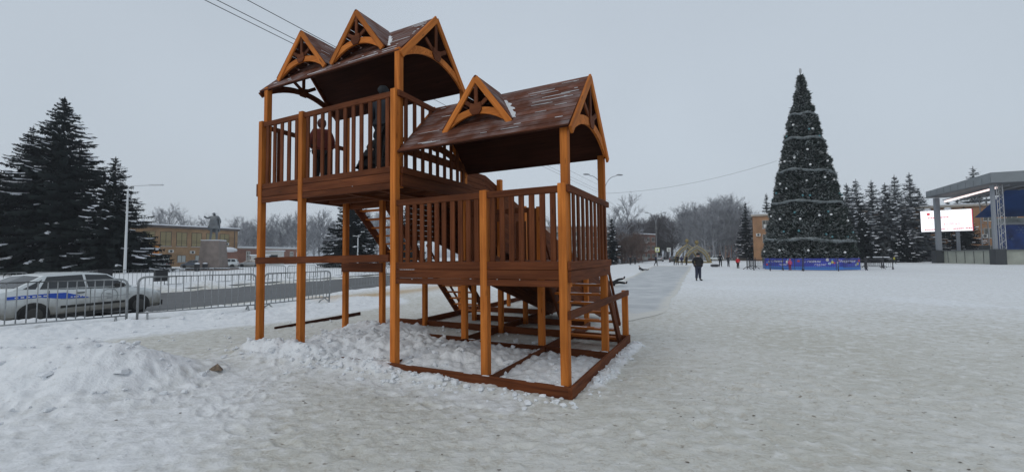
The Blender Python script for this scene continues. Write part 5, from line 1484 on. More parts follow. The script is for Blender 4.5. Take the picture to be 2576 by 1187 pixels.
person(62.0, 67.2, 0, .4, 1.30, 'child in a yellow jacket right of the tree fence', (.45, .42, .03), (.04, .05, .05), hat=(.08, .10, .10), pose='walk', group=gx)
person(85.0, 87.0, 0, 1.4, 1.72, 'person in dark clothes walking before the silver cars', DGR, BLK, hat=BLK, pose='walk', group=gx)
person(80.0, 78.6, 0, 1.2, 1.5, 'dark dressed child falling forward near the left stage column', DGR, BLK, hood=DGR, pose='fall', group=gx)
person(13.9, 44.3, .02, math.radians(78), 1.30, 'child with a white hat lying back on the ice, legs stretched out', (.05, .055, .06), BLK, hat=(.55, .55, .55), pose='lie', group=gx)
person(5.35, 22.3, .02, math.radians(80), 1.62, 'person in black lying on the ice beside the front stair', BLK, BLK, hood=DGR, pose='supine', group=gx)
# snow tube
m = MB(); N = 18
for i in range(N):
    a0 = 2*math.pi*i/N; a1 = 2*math.pi*(i+1)/N; vs = []
    for a in (a0, a1):
        for k in range(8):
            t = 2*math.pi*k/8; r = .36+.17*math.cos(t); vs.append((r*math.cos(a), r*math.sin(a), .17+.16*math.sin(t)))
    m.add(vs, [(k, (k+1) % 8, 8+(k+1) % 8, 8+k) for k in range(8)])
tb = m.build('snow_tube', mat('tube_cover', (.05, .05, .055), .6), None, True, (28.0, 57.3, .01)); tag(tb, 'dark round inflatable snow tube lying flat on the snow', 'snow tube')
tb.scale = (1.05, 1.05, 1.1)
# children on the upper deck
def deckp(u, v): return xy_of(u, v)
x, y = deckp(3.20, .42); person(x, y, F2+.01, math.radians(160), 1.46, 'child in a blue collared dark suit and black cap behind the tall post', (.02, .025, .035), BLK, hat=(.03, .035, .04), pose='stand', scarf=(.02, .06, .30), group='children on the upper deck')
x, y = deckp(3.85, .85); person(x, y, F2+.01, math.radians(120), 1.55, 'child in black crouching behind the upper balusters', BLK, BLK, hood=BLK, pose='crouch', group='children on the upper deck', fat=1.3)
x, y = deckp(4.78, .52); person(x, y, F2+.01, math.radians(200), 1.16, 'child in a dark red jacket behind the upper balusters', (.11, .018, .014), BLK, hood=(.06, .02, .02), pose='stand', group='children on the upper deck', fat=1.35)

# ------------------------------------------------------------------ decorated tree
XT = (33.3, 46.6); XH = 20.6
X_ = empty('decorated_tree', (XT[0], XT[1], 0), 0, 'huge cone shaped decorated tree with silver garlands and white baubles', 'tree')
rg = np.random.RandomState(5)
prof = np.array([(0, 4.15), (1.0, 4.15), (2.8, 3.85), (7.2, 2.98), (11.7, 2.12), (16.2, 1.22), (18.3, .66), (19.6, .36), (20.8, .2), (21.7, .05)])
def rad_x(z): return np.interp(z, prof[:, 0], prof[:, 1])
N = 9000
zz = []
while len(zz) < N:
    z = rg.rand()*20.0
    if rg.rand() < (rad_x(z)+.25)/5.6: zz.append(z)
zz = np.array(zz)*1.07
Cs = []; Ds = []; Ws = []; Ls = []; MI = []
for rep in range(9):
    az = rg.rand(N)*2*math.pi if rep == 0 else az0+rg.normal(0, .0, N)
    if rep == 0: az0 = az
    r = rad_x(zz)*(1+.05*(vnoise(az*5, zz*1.3, 9)-.5))+.30*(vnoise(az*rad_x(zz)*1.6, zz*1.6, 5)-.5)+(.12*(np.floor(zz*1.35) % 2))-.14+(0 if rep else rg.normal(0, .08, N))
    d = np.stack([np.cos(az), np.sin(az), np.zeros(N)], 1); s_ = np.stack([-np.sin(az), np.cos(az), np.zeros(N)], 1)
    C = d*r[:, None]; C[:, 2] = zz+.7
    C += rg.normal(0, .03, (N, 3))
    D = d*rg.uniform(.35, 1.0, N)[:, None]+s_*rg.uniform(-.75, .75, N)[:, None]; D[:, 2] = rg.uniform(-.35, .75, N)
    D /= np.linalg.norm(D, axis=1)[:, None]
    w = np.cross(D, rg.normal(0, 1, (N, 3))); w /= np.linalg.norm(w, axis=1)[:, None]
    w *= rg.uniform(.045, .10, N)[:, None]
    Cs.append(C); Ds.append(D); Ws.append(w); Ls.append(rg.uniform(.24, .46, N))
    MI.append(np.zeros(N, int) if rep < 5 else np.ones(N, int)*(rg.rand(N) < np.clip(.62-.5*d[:, 0]+.25*vnoise(az*3, zz*.9, 3), .15, .98)))
C = np.concatenate(Cs); D = np.concatenate(Ds); Wd = np.concatenate(Ws); Ln = np.concatenate(Ls); MI = np.concatenate(MI)
V, T = leaf_tris(C, D, Wd, Ln)
me = np_mesh('branches', V, T, mi=MI)
M_XG = mat('garland_green', (.020, .034, .028), .8, noise=(1.5, .4, 4)); M_XF = mat('frosted_green', (.27, .29, .295), .85, noise=(1.1, .7, 4))
new_obj('branches', me, [M_XG, M_XF], X_)
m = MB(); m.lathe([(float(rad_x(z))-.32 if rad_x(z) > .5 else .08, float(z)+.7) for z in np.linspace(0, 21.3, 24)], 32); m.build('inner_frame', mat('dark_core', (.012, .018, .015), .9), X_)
for gi, (z0, z1, w_) in enumerate(((2.45, 2.05, .42), (6.35, 5.85, .34), (9.7, 9.0, .32), (13.1, 12.6, .36), (15.75, 15.4, .30))):
    m = MB(); n = 56; vs = []
    for i in range(n+1):
        a = 2*math.pi*i/n; zc = 1.07*(z0+z1)/2+(z0-z1)/2*-math.cos(a+.2)+.10*math.sin(5*a+gi)+.7
        r = float(rad_x(zc-.7))+.27+.04*math.sin(9*a); ww = w_*(.6+.4*math.sin(7*a+gi*2)**2)/2
        vs += [(r*math.cos(a), r*math.sin(a), zc-ww), ((r+.09)*math.cos(a), (r+.09)*math.sin(a), zc), (r*math.cos(a), r*math.sin(a), zc+ww)]
    m.add(vs, [(3*i+k, 3*i+3+k, 3*i+4+k, 3*i+1+k) for i in range(n) for k in (0, 1)])
    m.build('garland', mat('silver_tinsel', (.15, .17, .175), .6, .2, noise=(5, .5, 4)), X_)
ball = MB(); ball.blob((0, 0, 0), .125, jit=0, seg=10, ring=7); bmW = ball.mesh('bauble', True); bmT = bmW.copy()
bmW.materials.append(mat('white_bauble', (.75, .76, .76), .25)); bmT.materials.append(mat('teal_bauble', (.08, .22, .25), .25))
for lv, (z, n, tl) in enumerate(((1.2, 8, 0), (2.9, 14, 1), (5.0, 14, 0), (5.6, 6, 1), (7.7, 10, 1), (8.7, 12, 0), (10.9, 9, 0), (12.0, 9, 0), (14.4, 6, 1), (15.2, 8, 0), (17.2, 3, 0))):
    for i in range(n):
        a = 2*math.pi*(i+1.1*rg.rand())/n+lv; z_ = z+1.1*(rg.rand()-.5); r = float(rad_x(z_))+.24
        new_obj('bauble', bmT if tl else bmW, None, X_, (r*math.cos(a), r*math.sin(a), z_+.7))
m = MB(); m.tube([(0, 0, 21.5), (0, 0, 22.9)], [.10, .05], 6); m.blob((0, 0, 22.7), (.16, .10, .34), jit=.05); m.build('tree_top_finial', mat('frosty_finial', (.42, .43, .44), .6), X_)
# printed blue fence around the foot
FN = empty('banner_fence', (XT[0]-.1, XT[1]-.1, 0), 0, 'low blue banner fence with festive lettering around the tree foot', 'fence')
M_BL = mat('banner_blue', (.035, .05, .36), .5, noise=(.9, .45, 3)); M_BL2 = mat('banner_light_blue', (.05, .20, .60), .5)
vr_ = math.atan2(-XT[0], -XT[1])  # direction to viewer
fa = math.atan2(-XT[1], -XT[0])
pts = [];
RR = 4.55
for i in range(8):
    a = fa+math.radians(8)+(i-.5)*math.pi/4; pts.append((RR*math.cos(a), RR*math.sin(a)))
txt = {0: ('С Новым', 'годом!'), 7: ('С Новым', 'годом!'), 1: ('С Рождеством!', '')}
M_TXT = mat('banner_white', (.75, .76, .80), .5)
def text(par, body, size, m, loc, rot, name='lettering', sx=1.0, shear=.25):
    c = bpy.data.curves.new(name, 'FONT'); c.body = body; c.size = size; c.align_x = 'CENTER'; c.extrude = .004; c.shear = shear; c.resolution_u = 2
    c.materials.append(m); t_ = bpy.data.objects.new(name, c); me_ = bpy.data.meshes.new_from_object(t_); bpy.data.objects.remove(t_)
    o = bpy.data.objects.new(name, me_); COL.objects.link(o); o.parent = par; o.location = loc; o.rotation_euler = rot; o.scale = (sx, 1, 1); return o
for i in range(8):
    a, b = pts[i], pts[(i+1) % 8]; L_ = math.hypot(b[0]-a[0], b[1]-a[1]); an = math.atan2(b[1]-a[1], b[0]-a[0])
    pn = MB(); pn.box(0, L_, -.02, .02, .36, 1.22); p_ = pn.build('banner_panel', M_BL, FN, loc=(a[0], a[1], 0), rot=(0, 0, an))
    # outward side is local -y when going counter-clockwise
    lo = MB(); lo.box(0, L_, -.024, .024, .04, .356); lo.build('lower_strip', M_BL2, p_)
    if i in txt:
        t1, t2 = txt[i]
        text(p_, t1, .34, M_TXT, (L_*.42, -.03, .80), (math.pi/2, 0, 0))
        if t2: text(p_, t2, .30, M_TXT, (L_*.62, -.03, .48), (math.pi/2, 0, 0))
    rr2 = random.Random(i)
    for q, c_ in enumerate(((.55, .06, .06), (.6, .6, .62), (.15, .35, .62), (.55, .06, .06), (.5, .45, .10), (.35, .50, .68))):
        dd = MB(); x_ = rr2.choice((.06, .12, .86, .93, .8, .18))*L_+rr2.uniform(-.2, .2); z_ = rr2.uniform(.5, 1.1)
        dd.lathe([(rr2.uniform(.07, .16), -.026), (.05, -.03)], 10, (x_, 0, z_), axis='y'); dd.build('printed_ball', mat('print_%d' % q, c_, .5), p_)
    po = MB(); po.tube([(0, 0, 0), (0, 0, 1.25)], .03, 6); po.build('fence_post', M_BLKM, p_)
gm = MB(); gm.box(.2, 1.0, -.035, -.026, .45, 1.15)
# black feet barriers around
def black_barrier(x, y, rz, L_, label):
    E_ = empty('crowd_barrier', (x, y, 0), rz, label, 'barrier', 'black barriers around the decorated tree')
    m = MB()
    for z_ in (.30, 1.05): m.box(-L_/2, L_/2, -.018, .018, z_-.02, z_+.02)
    for sx2 in (-1, 1): m.box(sx2*L_/2-.035, sx2*L_/2+.035, -.03, .03, .05, 1.30)
    m.build('frame', M_BLKM, E_)
    m = MB(); n = int(L_/.16)
    for i in range(1, n): m.box(-L_/2+L_*i/n-.008, -L_/2+L_*i/n+.008, -.01, .01, .32, 1.03)
    m.build('bars', M_BLKM, E_)
    m = MB()
    for sx2 in (-1, 1):
        m.tube([(sx2*L_/2, -.42, .03), (sx2*L_/2, 0, .36), (sx2*L_/2, .42, .03)], .035, 5)
    m.build('feet', M_BLKM, E_); return E_
bb = [(1930, 43.3, -25, 2.6, 'black barrier left of the blue banner fence, nearest the tree'), (1888, 46.5, 40, 2.4, 'black barrier at the far left of the tree fence'), (1905, 49.5, 10, 2.2, 'black barrier behind the leftmost one'),
      (1975, 41.2, -28, 2.7, 'black barrier before the left part of the blue banner'), (2062, 40.6, -36, 2.7, 'black barrier before the middle of the blue banner'), (2135, 42.0, -30, 2.6, 'black barrier before the right part of the blue banner'),
      (2185, 45.5, -20, 2.4, 'black barrier right of the banner, nearest to it'), (2208, 44.0, -50, 2.2, 'black barrier at the far right of the tree fence'), (2196, 49.0, 5, 2.4, 'black barrier behind the right pair')]
for X, d, a, L_, lb in bb: black_barrier(px(X, d), d, math.radians(a), L_, lb)
tb2 = empty('white_table', (px(2215, 50), 50, 0), -.4, 'round topped small table with snow right of the tree', 'table')
m = MB(); m.lathe([(.75, 1.20), (.8, 1.24), (.75, 1.3)], 14); m.build('table_top', M_ROOFS, tb2); m = MB(); m.tube([(0, 0, 0), (0, 0, 1.2)], .05, 6); m.build('leg', M_BLKM, tb2)

# ------------------------------------------------------------------ golden arches
M_GOLD = mat('gold_tinsel', (.24, .185, .075), .7, .1, noise=(7, .6, 4))
M_MESHW = mat('pale_net', (.27, .27, .25), .8)
def arch(x, y, rz, w, h, label):
    E_ = empty('light_arch', (x, y, 0), rz, label, 'arch', 'golden arches at the end of the square')
    def curve(k, dy):
        P = []
        for i in range(15):
            t = i/14; a = -1+2*t; aa = abs(a)
            P.append((a*w/2*k*(1.06-.10*(1-aa)**2), dy, h*k*(1-aa**1.9)**.62*(1.0)+.12*h*max(0, .18-aa)/.18*k))
        return P
    for dy in (-.5, .5):
        m = MB(); m.tube(curve(1, dy), .16, 6); m.build('arch_rib', M_GOLD, E_)
        m = MB(); m.tube(curve(.80, dy), .10, 6); m.build('arch_rib', M_GOLD, E_)
    m = MB(); c = curve(.95, -.45); c2 = curve(.95, .45); vs = c+c2; m.add(vs, [(i, i+1, 16+i, 15+i) for i in range(14)]); m.build('net_cover', M_MESHW, E_)
    o1 = curve(.97, -.42); o2 = curve(.78, -.42); m = MB(); m.add(o1+o2, [(i, i+1, 16+i, 15+i) for i in range(14)]); m.build('net_cover', M_MESHW, E_)
    m = MB(); m.blob((0, 0, h*1.30), .42, jit=.06, seg=10, ring=7); m.tube([(0, 0, h*1.08), (0, 0, h*1.22)], .14, 6); m.tube([(0, 0, h*1.38), (0, 0, h*1.48)], [.1, .03], 6); m.build('finial', M_GOLD, E_)
    m = MB(); m.box(-w/2-.3, w/2+.3, -.7, .7, 0, .3); m.build('base', M_GOLD, E_)
    for i in range(22):
        k = i/21; c = curve(1.0, -.68); j = min(13, int(k*14)); f = k*14-j; p0, p1 = c[j], c[j+1]
        m = MB(); m.blob((p0[0]+(p1[0]-p0[0])*f, p0[1], p0[2]+(p1[2]-p0[2])*f), .085, jit=0, seg=6, ring=4); m.build('bulb', mat('bulb_white', (.6, .58, .5), .4), E_)
    return E_
arch(39.3, 88, math.radians(-20), 5.0, 3.35, 'front golden arch with a ball on top behind the walking man')
arch(40.4, 95.5, math.radians(-12), 5.2, 3.8, 'rear golden arch with a ball on top, left of the front one')

# ------------------------------------------------------------------ stage
M_STG = mat('stage_cladding', (.20, .22, .235), .5, noise=(.6, .1, 3)); M_STC = mat('column_paint', (.26, .28, .31), .5)
M_CONC = mat('stage_concrete', (.40, .42, .365), .85, noise=(.8, .12, 4)); M_DARKB = mat('dark_base', (.045, .05, .055), .7)
M_NAVY = mat('blue_soffit', (.012, .055, .20), .6, noise=(.3, .3, 2))
SC = Vector((70.5, 60.0, 0)); SL = Vector((73.8, 72.2, 0))
ST = empty('open_air_stage', (SC.x, SC.y, 0), math.radians(-17), 'grey open air stage with a canopy, truss column and blue backdrop', 'stage')
# local: x to the right along the front, y away from viewer along the left side
sl_ = 12.6; FWd = 24
box('deck', M_CONC, ST, .5, FWd, .6, 13, 0, 2.05)
m = MB(); m.box(.3, FWd, .4, 13.2, 2.05, 2.18); m.build('deck_edge', mat('deck_edge_grey', (.16, .17, .17), .8), ST)
for (a, b) in ((0, 0), (0, sl_)): box('column_base', M_DARKB, ST, -.6, .6, b-.5, b+.7, 0, 2.25)
box('column', M_STC, ST, -.15, .45, sl_-.3, sl_+.3, 2.25, 11.3)
box('column', M_STC, ST, -.42, -.08, -.2, .2, 2.25, 11.6)
tr = MB(); z = 2.3; k = 0
for xx, yy in ((.0, -.35), (.7, -.35), (.0, .35), (.7, .35)): tr.tube([(xx, yy, 2.25), (xx, yy, 11.5)], .045, 6)
while z < 11.2:
    a, b = ((.0, .7) if k % 2 else (.7, .0)); tr.tube([(a, -.35, z), (b, -.35, z+.62)], .028, 5); tr.tube([(.7, -.35 if k % 2 else .35, z), (.7, .35 if k % 2 else -.35, z+.62)], .028, 5); tr.tube([(.0, -.35, z), (.7, -.35, z)], .02, 5); z += .62; k += 1
tr.build('truss_column', mat('truss_alu', (.45, .46, .47), .4, .5), ST)
tr = MB()
for xx in (5.4, 6.3): tr.tube([(xx, sl_-1, 2.2), (xx, sl_-1, 11.0)], .07, 6)
for i in range(13): tr.tube([(5.4 if i % 2 else 6.3, sl_-1, 2.4+i*.65), (6.3 if i % 2 else 5.4, sl_-1, 3.05+i*.65)], .04, 5)
tr.build('rear_truss', mat('truss_alu', (.45, .46, .47), .4, .5), ST)
# canopy as a wedge frame
cp = MB()
z0f, z1f, z0b, z1b = 11.75, 13.2, 11.5, 12.6
cp.add([(-1.3, -1.6, z0f), (FWd, -1.6, z0f-.2), (FWd, 13.3, z0b), (-.9, 13.3, z0b), (-1.3, -1.6, z1f), (FWd, -1.6, z1f+.35), (FWd, 13.3, z1b+.3), (-.9, 13.3, z1b)],
       [(4, 5, 6, 7), (0, 1, 5, 4), (1, 2, 6, 5), (2, 3, 7, 6), (3, 0, 4, 7)])
cp.build('canopy', M_STG, ST)
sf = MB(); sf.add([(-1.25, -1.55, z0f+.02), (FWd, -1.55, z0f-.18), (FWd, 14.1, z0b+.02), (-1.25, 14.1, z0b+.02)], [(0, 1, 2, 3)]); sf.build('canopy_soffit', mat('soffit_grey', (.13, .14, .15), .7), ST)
bs = MB(); bs.add([(3.9, 10.5, 7.6), (FWd, 10.5, 7.6), (FWd, 4, 11.2), (3.9, 4, 11.2)], [(0, 1, 2, 3)]); bs.build('blue_valance', M_NAVY, ST)
bs = MB(); bs.box(6.2, FWd, 10.55, 10.7, 6.3, 7.4); bs.build('stage_frieze', mat('frieze_pale', (.30, .33, .32), .7, noise=(1.3, .4, 4)), ST)
bs = MB(); bs.box(6.0, 6.35, 10.2, 10.5, 2.2, 6.6); bs.box(6.0, FWd, 10.2, 10.5, 6.3, 6.6); bs.build('portal_frame', mat('portal_alu', (.36, .38, .40), .5), ST)
def backdrop_mat():
    m = bpy.data.materials.new('backdrop_print'); m.use_nodes = True; n = m.node_tree; L = n.links; b = n.nodes['Principled BSDF']; b.inputs['Roughness'].default_value = .6
    t = n.nodes.new('ShaderNodeTexCoord'); z = n.nodes.new('ShaderNodeTexNoise'); z.inputs['Scale'].default_value = .45; z.inputs['Detail'].default_value = 3; L.new(t.outputs['Object'], z.inputs['Vector'])
    r = n.nodes.new('ShaderNodeValToRGB'); r.color_ramp.elements[0].position = .35; r.color_ramp.elements[0].color = (.008, .014, .06, 1); r.color_ramp.elements[1].position = .7; r.color_ramp.elements[1].color = (.03, .10, .42, 1)
    L.new(z.outputs[0], r.inputs[0]); L.new(r.outputs[0], b.inputs['Base Color']); return m
bd = box('backdrop', backdrop_mat(), ST, 6.36, FWd, 10.35, 10.45, 2.2, 6.28)
for q, (x_, z_, r_) in enumerate(((7.0, 5.2, .45), (9.6, 5.4, .7), (8.4, 4.0, .3), (11.4, 5.6, .6), (12.4, 4.3, .4))):
    s_ = MB()
    for k in range(6):
        a = math.pi*k/3; c_, d_ = math.cos(a), math.sin(a); s_.tube([(x_, 10.33, z_), (x_+r_*c_, 10.33, z_+r_*d_)], .035, 4)
        for q2 in (-1, 1): a2 = a+q2*.6; s_.tube([(x_+r_*.55*c_, 10.33, z_+r_*.55*d_), (x_+r_*.55*c_+r_*.3*math.cos(a2), 10.33, z_+r_*.55*d_+r_*.3*math.sin(a2))], .028, 4)
    s_.build('printed_snowflake', mat('flake_print', (.12, .20, .42), .6), bd)
ne = MB(); ne.tube([(.9, 11.8, 10.62), (.9, 1.0, 11.30)], .16, 6)
ne.build('light_strip', mat('warm_tube', (.9, .8, .78), .4, emit=((1.0, .80, .76), 1.15)), ST)
for k in range(9):
    pn_ = MB(); pn_.box(-1.30, -1.285, -1.5+k*1.6, -1.475+k*1.6, 11.75, 12.6); pn_.build('panel_seam', M_DARKB, ST)
for k in range(6):
    pn_ = MB(); pn_.box(.45, .495, 1.6+k*1.9, 1.64+k*1.9, .1, 2.0); pn_.build('panel_seam', M_DARKB, ST)
for k in range(8):
    pn_ = MB(); pn_.tube([(1.0+k*2.2, -1.0, 11.35), (1.0+k*2.2, 12.5, 10.95)], .07, 5); pn_.build('roof_rib', M_STC, ST)
m = MB(); m.box(1.6, 2.6, 5.5, 6.2, 2.2, 2.9); m.box(2.2, 3.0, 6.5, 7.2, 2.2, 2.6); m.build('stage_speaker', M_DARKB, ST)
# LED screen
LS = empty('led_screen', (88.2, 84.2, 0), math.atan2(80-88.4, 88.9-87.6)+math.radians(0), 'bright white advertising screen with red writing left of the stage', 'screen')
LS.rotation_euler = (0, 0, math.radians(-46)); LW = 7.0
LS.location = (81.3, 82, 0); LS.rotation_euler[2] = math.radians(-38)
m = MB(); m.box(-.1, LW+.1, -.15, .35, 5.85, 10.15); m.build('cabinet', M_DARKB, LS)
m = MB(); m.box(0, LW, -.17, -.152, 5.95, 10.05); m.build('screen_face', mat('lit_screen', (.9, .9, .92), .4, emit=((.96, .96, 1.0), 1.05)), LS)
MR = mat('screen_red', (.6, .04, .06), .5, emit=((.80, .12, .16), .55))
m = MB(); m.box(LW*.985, LW+.02, -.175, -.171, 5.95, 10.05); m.build('screen_border', MR, LS)
m = MB(); m.lathe([(.26, -.176), (.16, -.18)], 12, (1.1, 0, 9.4), axis='y'); m.build('screen_emblem', MR, LS)
text(LS, '+ 7 9', .62, MR, (1.5, -.178, 7.15), (math.pi/2, 0, 0), 'screen_text', shear=0)
text(LS, '63 00 63', .62, MR, (4.2, -.178, 7.15), (math.pi/2, 0, 0), 'screen_text', shear=0)
text(LS, 'ул.', .5, MR, (3.8, -.178, 6.25), (math.pi/2, 0, 0), 'screen_text', shear=0)
m = MB()
for (a, b, z_) in ((.5, 1.8, 6.25), (2.3, 3.3, 6.25), (4.4, 5.6, 6.3), (6.0, 6.8, 6.32), (1.0, 1.9, 8.5), (2.6, 3.9, 8.55)):
    x_ = a
    while x_ < b: w_ = rnd.uniform(.10, .2); m.box(x_, x_+w_, -.178, -.172, z_, z_+.22); x_ += w_+.06
m.build('small_print', MR, LS)
for x_ in (2.2, 5.0):
    m = MB(); m.box(x_-.25, x_+.25, -.05, .35, 0, 5.85); m.build('leg', M_STC, LS)
    m = MB(); m.blob((x_-1.2, 0, 10.25), (.55, .3, .28), jit=.1); m.build('snow_cap', M_ROOFS, LS)

# ------------------------------------------------------------------ street lamps, wires, signs
M_CPOLE = mat('concrete_pole', (.22, .22, .22), .8, noise=(2, .2, 3)); M_WP = mat('white_lamp_post', (.62, .64, .65), .5)
M_LH = mat('lamp_head_grey', (.30, .31, .33), .5)
def double_lamp(x, y, h, w, label, rz=0.0, dk=M_CPOLE):
    E_ = empty('street_lamp', (x, y, -.1), rz, label, 'street lamp', 'double headed street lamps')
    m = MB(); m.tube([(0, 0, 0), (0, 0, h*.78)], [.16, .09], 8); m.build('pole', dk, E_)
    for s in (-1, 1):
        m = MB(); P = []
        for i in range(9):
            t = i/8*math.pi/2; P.append((s*w*(1-math.cos(t)), 0, h*.74+(h*.25)*math.sin(t)))
        P.append((s*w*1.15, 0, h*1.0)); m.tube(P, .055, 6); m.build('arm', M_LH, E_)
        m = MB(); m.blob((s*w*1.35, 0, h*1.005), (.55, .17, .13), jit=0, seg=10, ring=6); m.build('lamp_head', M_LH, E_, smooth=True)
    m = MB(); m.box(-.22, .22, -.2, -.04, h*.66, h*.71); m.tube([(-.5, 0, h*.68), (.5, 0, h*.68)], .03, 5); m.build('bracket', M_CPOLE, E_)
    return E_
double_lamp(px(1520, 64), 64, 14.3, 2.0, 'nearer double headed street lamp rising behind the railing corner post', .12)
double_lamp(px(1651, 105), 105, 12.6, 1.7, 'farther double headed street lamp at the end of the street', .0)
def single_lamp(x, y, h, w, label, m_=M_WP, z=-.15, flat=True):
    E_ = empty('street_lamp', (x, y, z), .0, label, 'street lamp')
    m = MB(); m.tube([(0, 0, 0), (0, 0, h*.95)], [.14, .08], 8); m.build('pole', m_, E_)
    m = MB(); m.tube([(0, 0, h*.95), (.08, 0, h*.985), (.35, 0, h), (w*.7, 0, h+.1)], .05, 6); m.build('arm', m_, E_)
    m = MB(); m.box(w*.62, w, -.13, .13, h+.05, h+.17); m.build('lamp_head', m_, E_); return E_
single_lamp(-43.0, 46, 9.9, 3.9, 'tall white street lamp with one long arm beside the left spruces')
single_lamp(px(551, 66), 66, 3.0, .5, 'short white lamp just left of the statue pedestal')
single_lamp(px(900, 68), 68, 5.2, -.8, 'white lamp seen under the upper deck before the dark spruce')
def wire(a, b, sag, label, r=.011, grp='overhead wires'):
    P = []
    for i in range(25):
        t = i/24; P.append((a[0]+(b[0]-a[0])*t, a[1]+(b[1]-a[1])*t, a[2]+(b[2]-a[2])*t-4*sag*t*(1-t)))
    m = MB(); m.tube(P, r, 4); o = m.build('overhead_wire', M_BLKM, None); return tag(o, label, 'wire', grp)
p1 = Vector((px(1520, 64), 64, 11.0)); p2 = Vector((px(1651, 105), 105, 9.2))
for i, (a0, b0, lb) in enumerate((((-9.03-1.5, 12-2, 9.32+.0), 11.1, 'overhead wire crossing the upper left sky, lowest of the three'), ((-9.0-1.2, 12.2-2, 9.5), 11.5, 'overhead wire crossing the upper left sky, middle one'), ((-7.78-1.3, 12-2, 9.6), 12.3, 'overhead wire crossing the upper left sky, topmost one'))):
    q = Vector((-9.03, 12, 9.32)) if i == 0 else (Vector((-8.75, 12, 9.36)) if i == 1 else Vector((-7.78, 12, 9.32)))
    end = Vector((p1.x, p1.y, b0))
    d = (end-q).normalized(); st0 = q-d*8
    wire(st0, end, .15, lb, .013)
for i, (z1, z2, lb) in enumerate(((10.7, 9.6, 'overhead wire between the two double lamps, upper one'), (9.6, 8.8, 'overhead wire between the two double lamps, middle one'), (8.4, 8.0, 'overhead wire between the two double lamps, lowest one'))):
    wire((p1.x, p1.y, z1), (p2.x, p2.y, z2), .8, lb, .02)
wire((p1.x, p1.y, 11.3), (px(1962, 55), 55, 14.2), .9, 'thin overhead wire sagging from the lamp to the decorated tree', .014)
for i, (dx, zz_, lb) in enumerate(((-12, 9.0, 'overhead wire across the street left of the far lamp'), (14, 8.6, 'overhead wire across the street right of the far lamp'))):
    wire((p2.x, p2.y, 8.8), (p2.x+dx, p2.y+6, zz_), .5, lb, .02)
M_SGW = mat('sign_white', (.68, .70, .68), .5); M_SGY = mat('sign_yellow', (.60, .62, .15), .5); M_SGB = mat('sign_black', (.03, .03, .03), .5)
def sign(X, d, z, s, label, border=None, glyph='man', lean=0.0, pole=True):
    E_ = empty('road_sign', (px(X, d), d, -.1), lean, label, 'sign')
    if pole: m = MB(); m.tube([(0, .05, 0), (0, .05, z+s/2)], .04, 6); m.build('pole', M_LH, E_)
    m = MB(); m.box(-s/2, s/2, -.03, 0, z-s/2, z+s/2); b = m.build('sign_plate', border or M_SGW, E_)
    m = MB(); m.box(-s*.38, s*.38, -.036, -.031, z-s*.38, z+s*.38); m.build('sign_field', M_SGW, b)
    m = MB()
    if glyph == 'bus':
        m.box(-s*.24, s*.24, -.042, -.037, z-.16*s, z+.20*s); m.box(-s*.20, -s*.08, -.042, -.037, z-.26*s, z-.16*s); m.box(s*.08, s*.20, -.042, -.037, z-.26*s, z-.16*s)
    else:
        m.box(-s*.05, s*.07, -.042, -.037, z-.05*s, z+.16*s); m.box(-s*.03, s*.05, -.042, -.037, z+.18*s, z+.28*s); m.box(-s*.16, -s*.02, -.042, -.037, z-.26*s, z-.05*s); m.box(s*.03, s*.16, -.042, -.037, z-.26*s, z-.05*s)
    m.build('sign_pictogram', M_SGB, b); return E_
sign(1556.5, 92, 2.2, .95, 'white square sign with a black symbol before the bare bushes', glyph='bus')
sign(1653, 84, 2.9, .90, 'square crossing sign with a yellow green border by the far lamp', border=M_SGY)
sign(1682, 98, 3.1, .95, 'white crossing sign above the black car on the street')
sign(1702, 104, 2.4, .85, 'small white sign just left of the golden arches', glyph='bus')
# park bins and urn beside the statue square
for i, (X, d, lb) in enumerate(((517, 58, 'black litter bin left of the statue steps'), (497, 56, 'small black bin left of the other by the statue'))):
    b_ = empty('litter_bin', (px(X, d), d, -.1), 0, lb, 'bin')
    m = MB(); m.lathe([(.28, 0), (.33, .9), (.35, .95)], 12); m.build('bin_body', M_BLKM, b_); m = MB(); m.lathe([(.3, .96), (.25, 1.08), (.05, 1.14)], 12); m.build('snow_cap', M_ROOFS, b_)
for i, (X, d, w_, lb) in enumerate(((230, 55, 4.2, 'low snow covered hedge box left of the lamp'), (330, 62, 7, 'long snow covered bench row right of the lamp'), (95, 52, 1.0, 'small snow capped post under the left spruces'), (115, 53, .9, 'second small snow capped post under the left spruces'))):
    b_ = empty('planter', (px(X, d), d, -.15), .2, lb, 'planter')
    m = MB(); m.box(-w_/2, w_/2, -.5, .5, 0, .7); m.build('planter_box', mat('planter_concrete', (.35, .35, .34), .8), b_); m = MB(); m.blob((0, 0, .75), (w_/2*1.05, .6, .35), jit=.08, seg=12); m.build('snow_cap', M_ROOFS, b_)

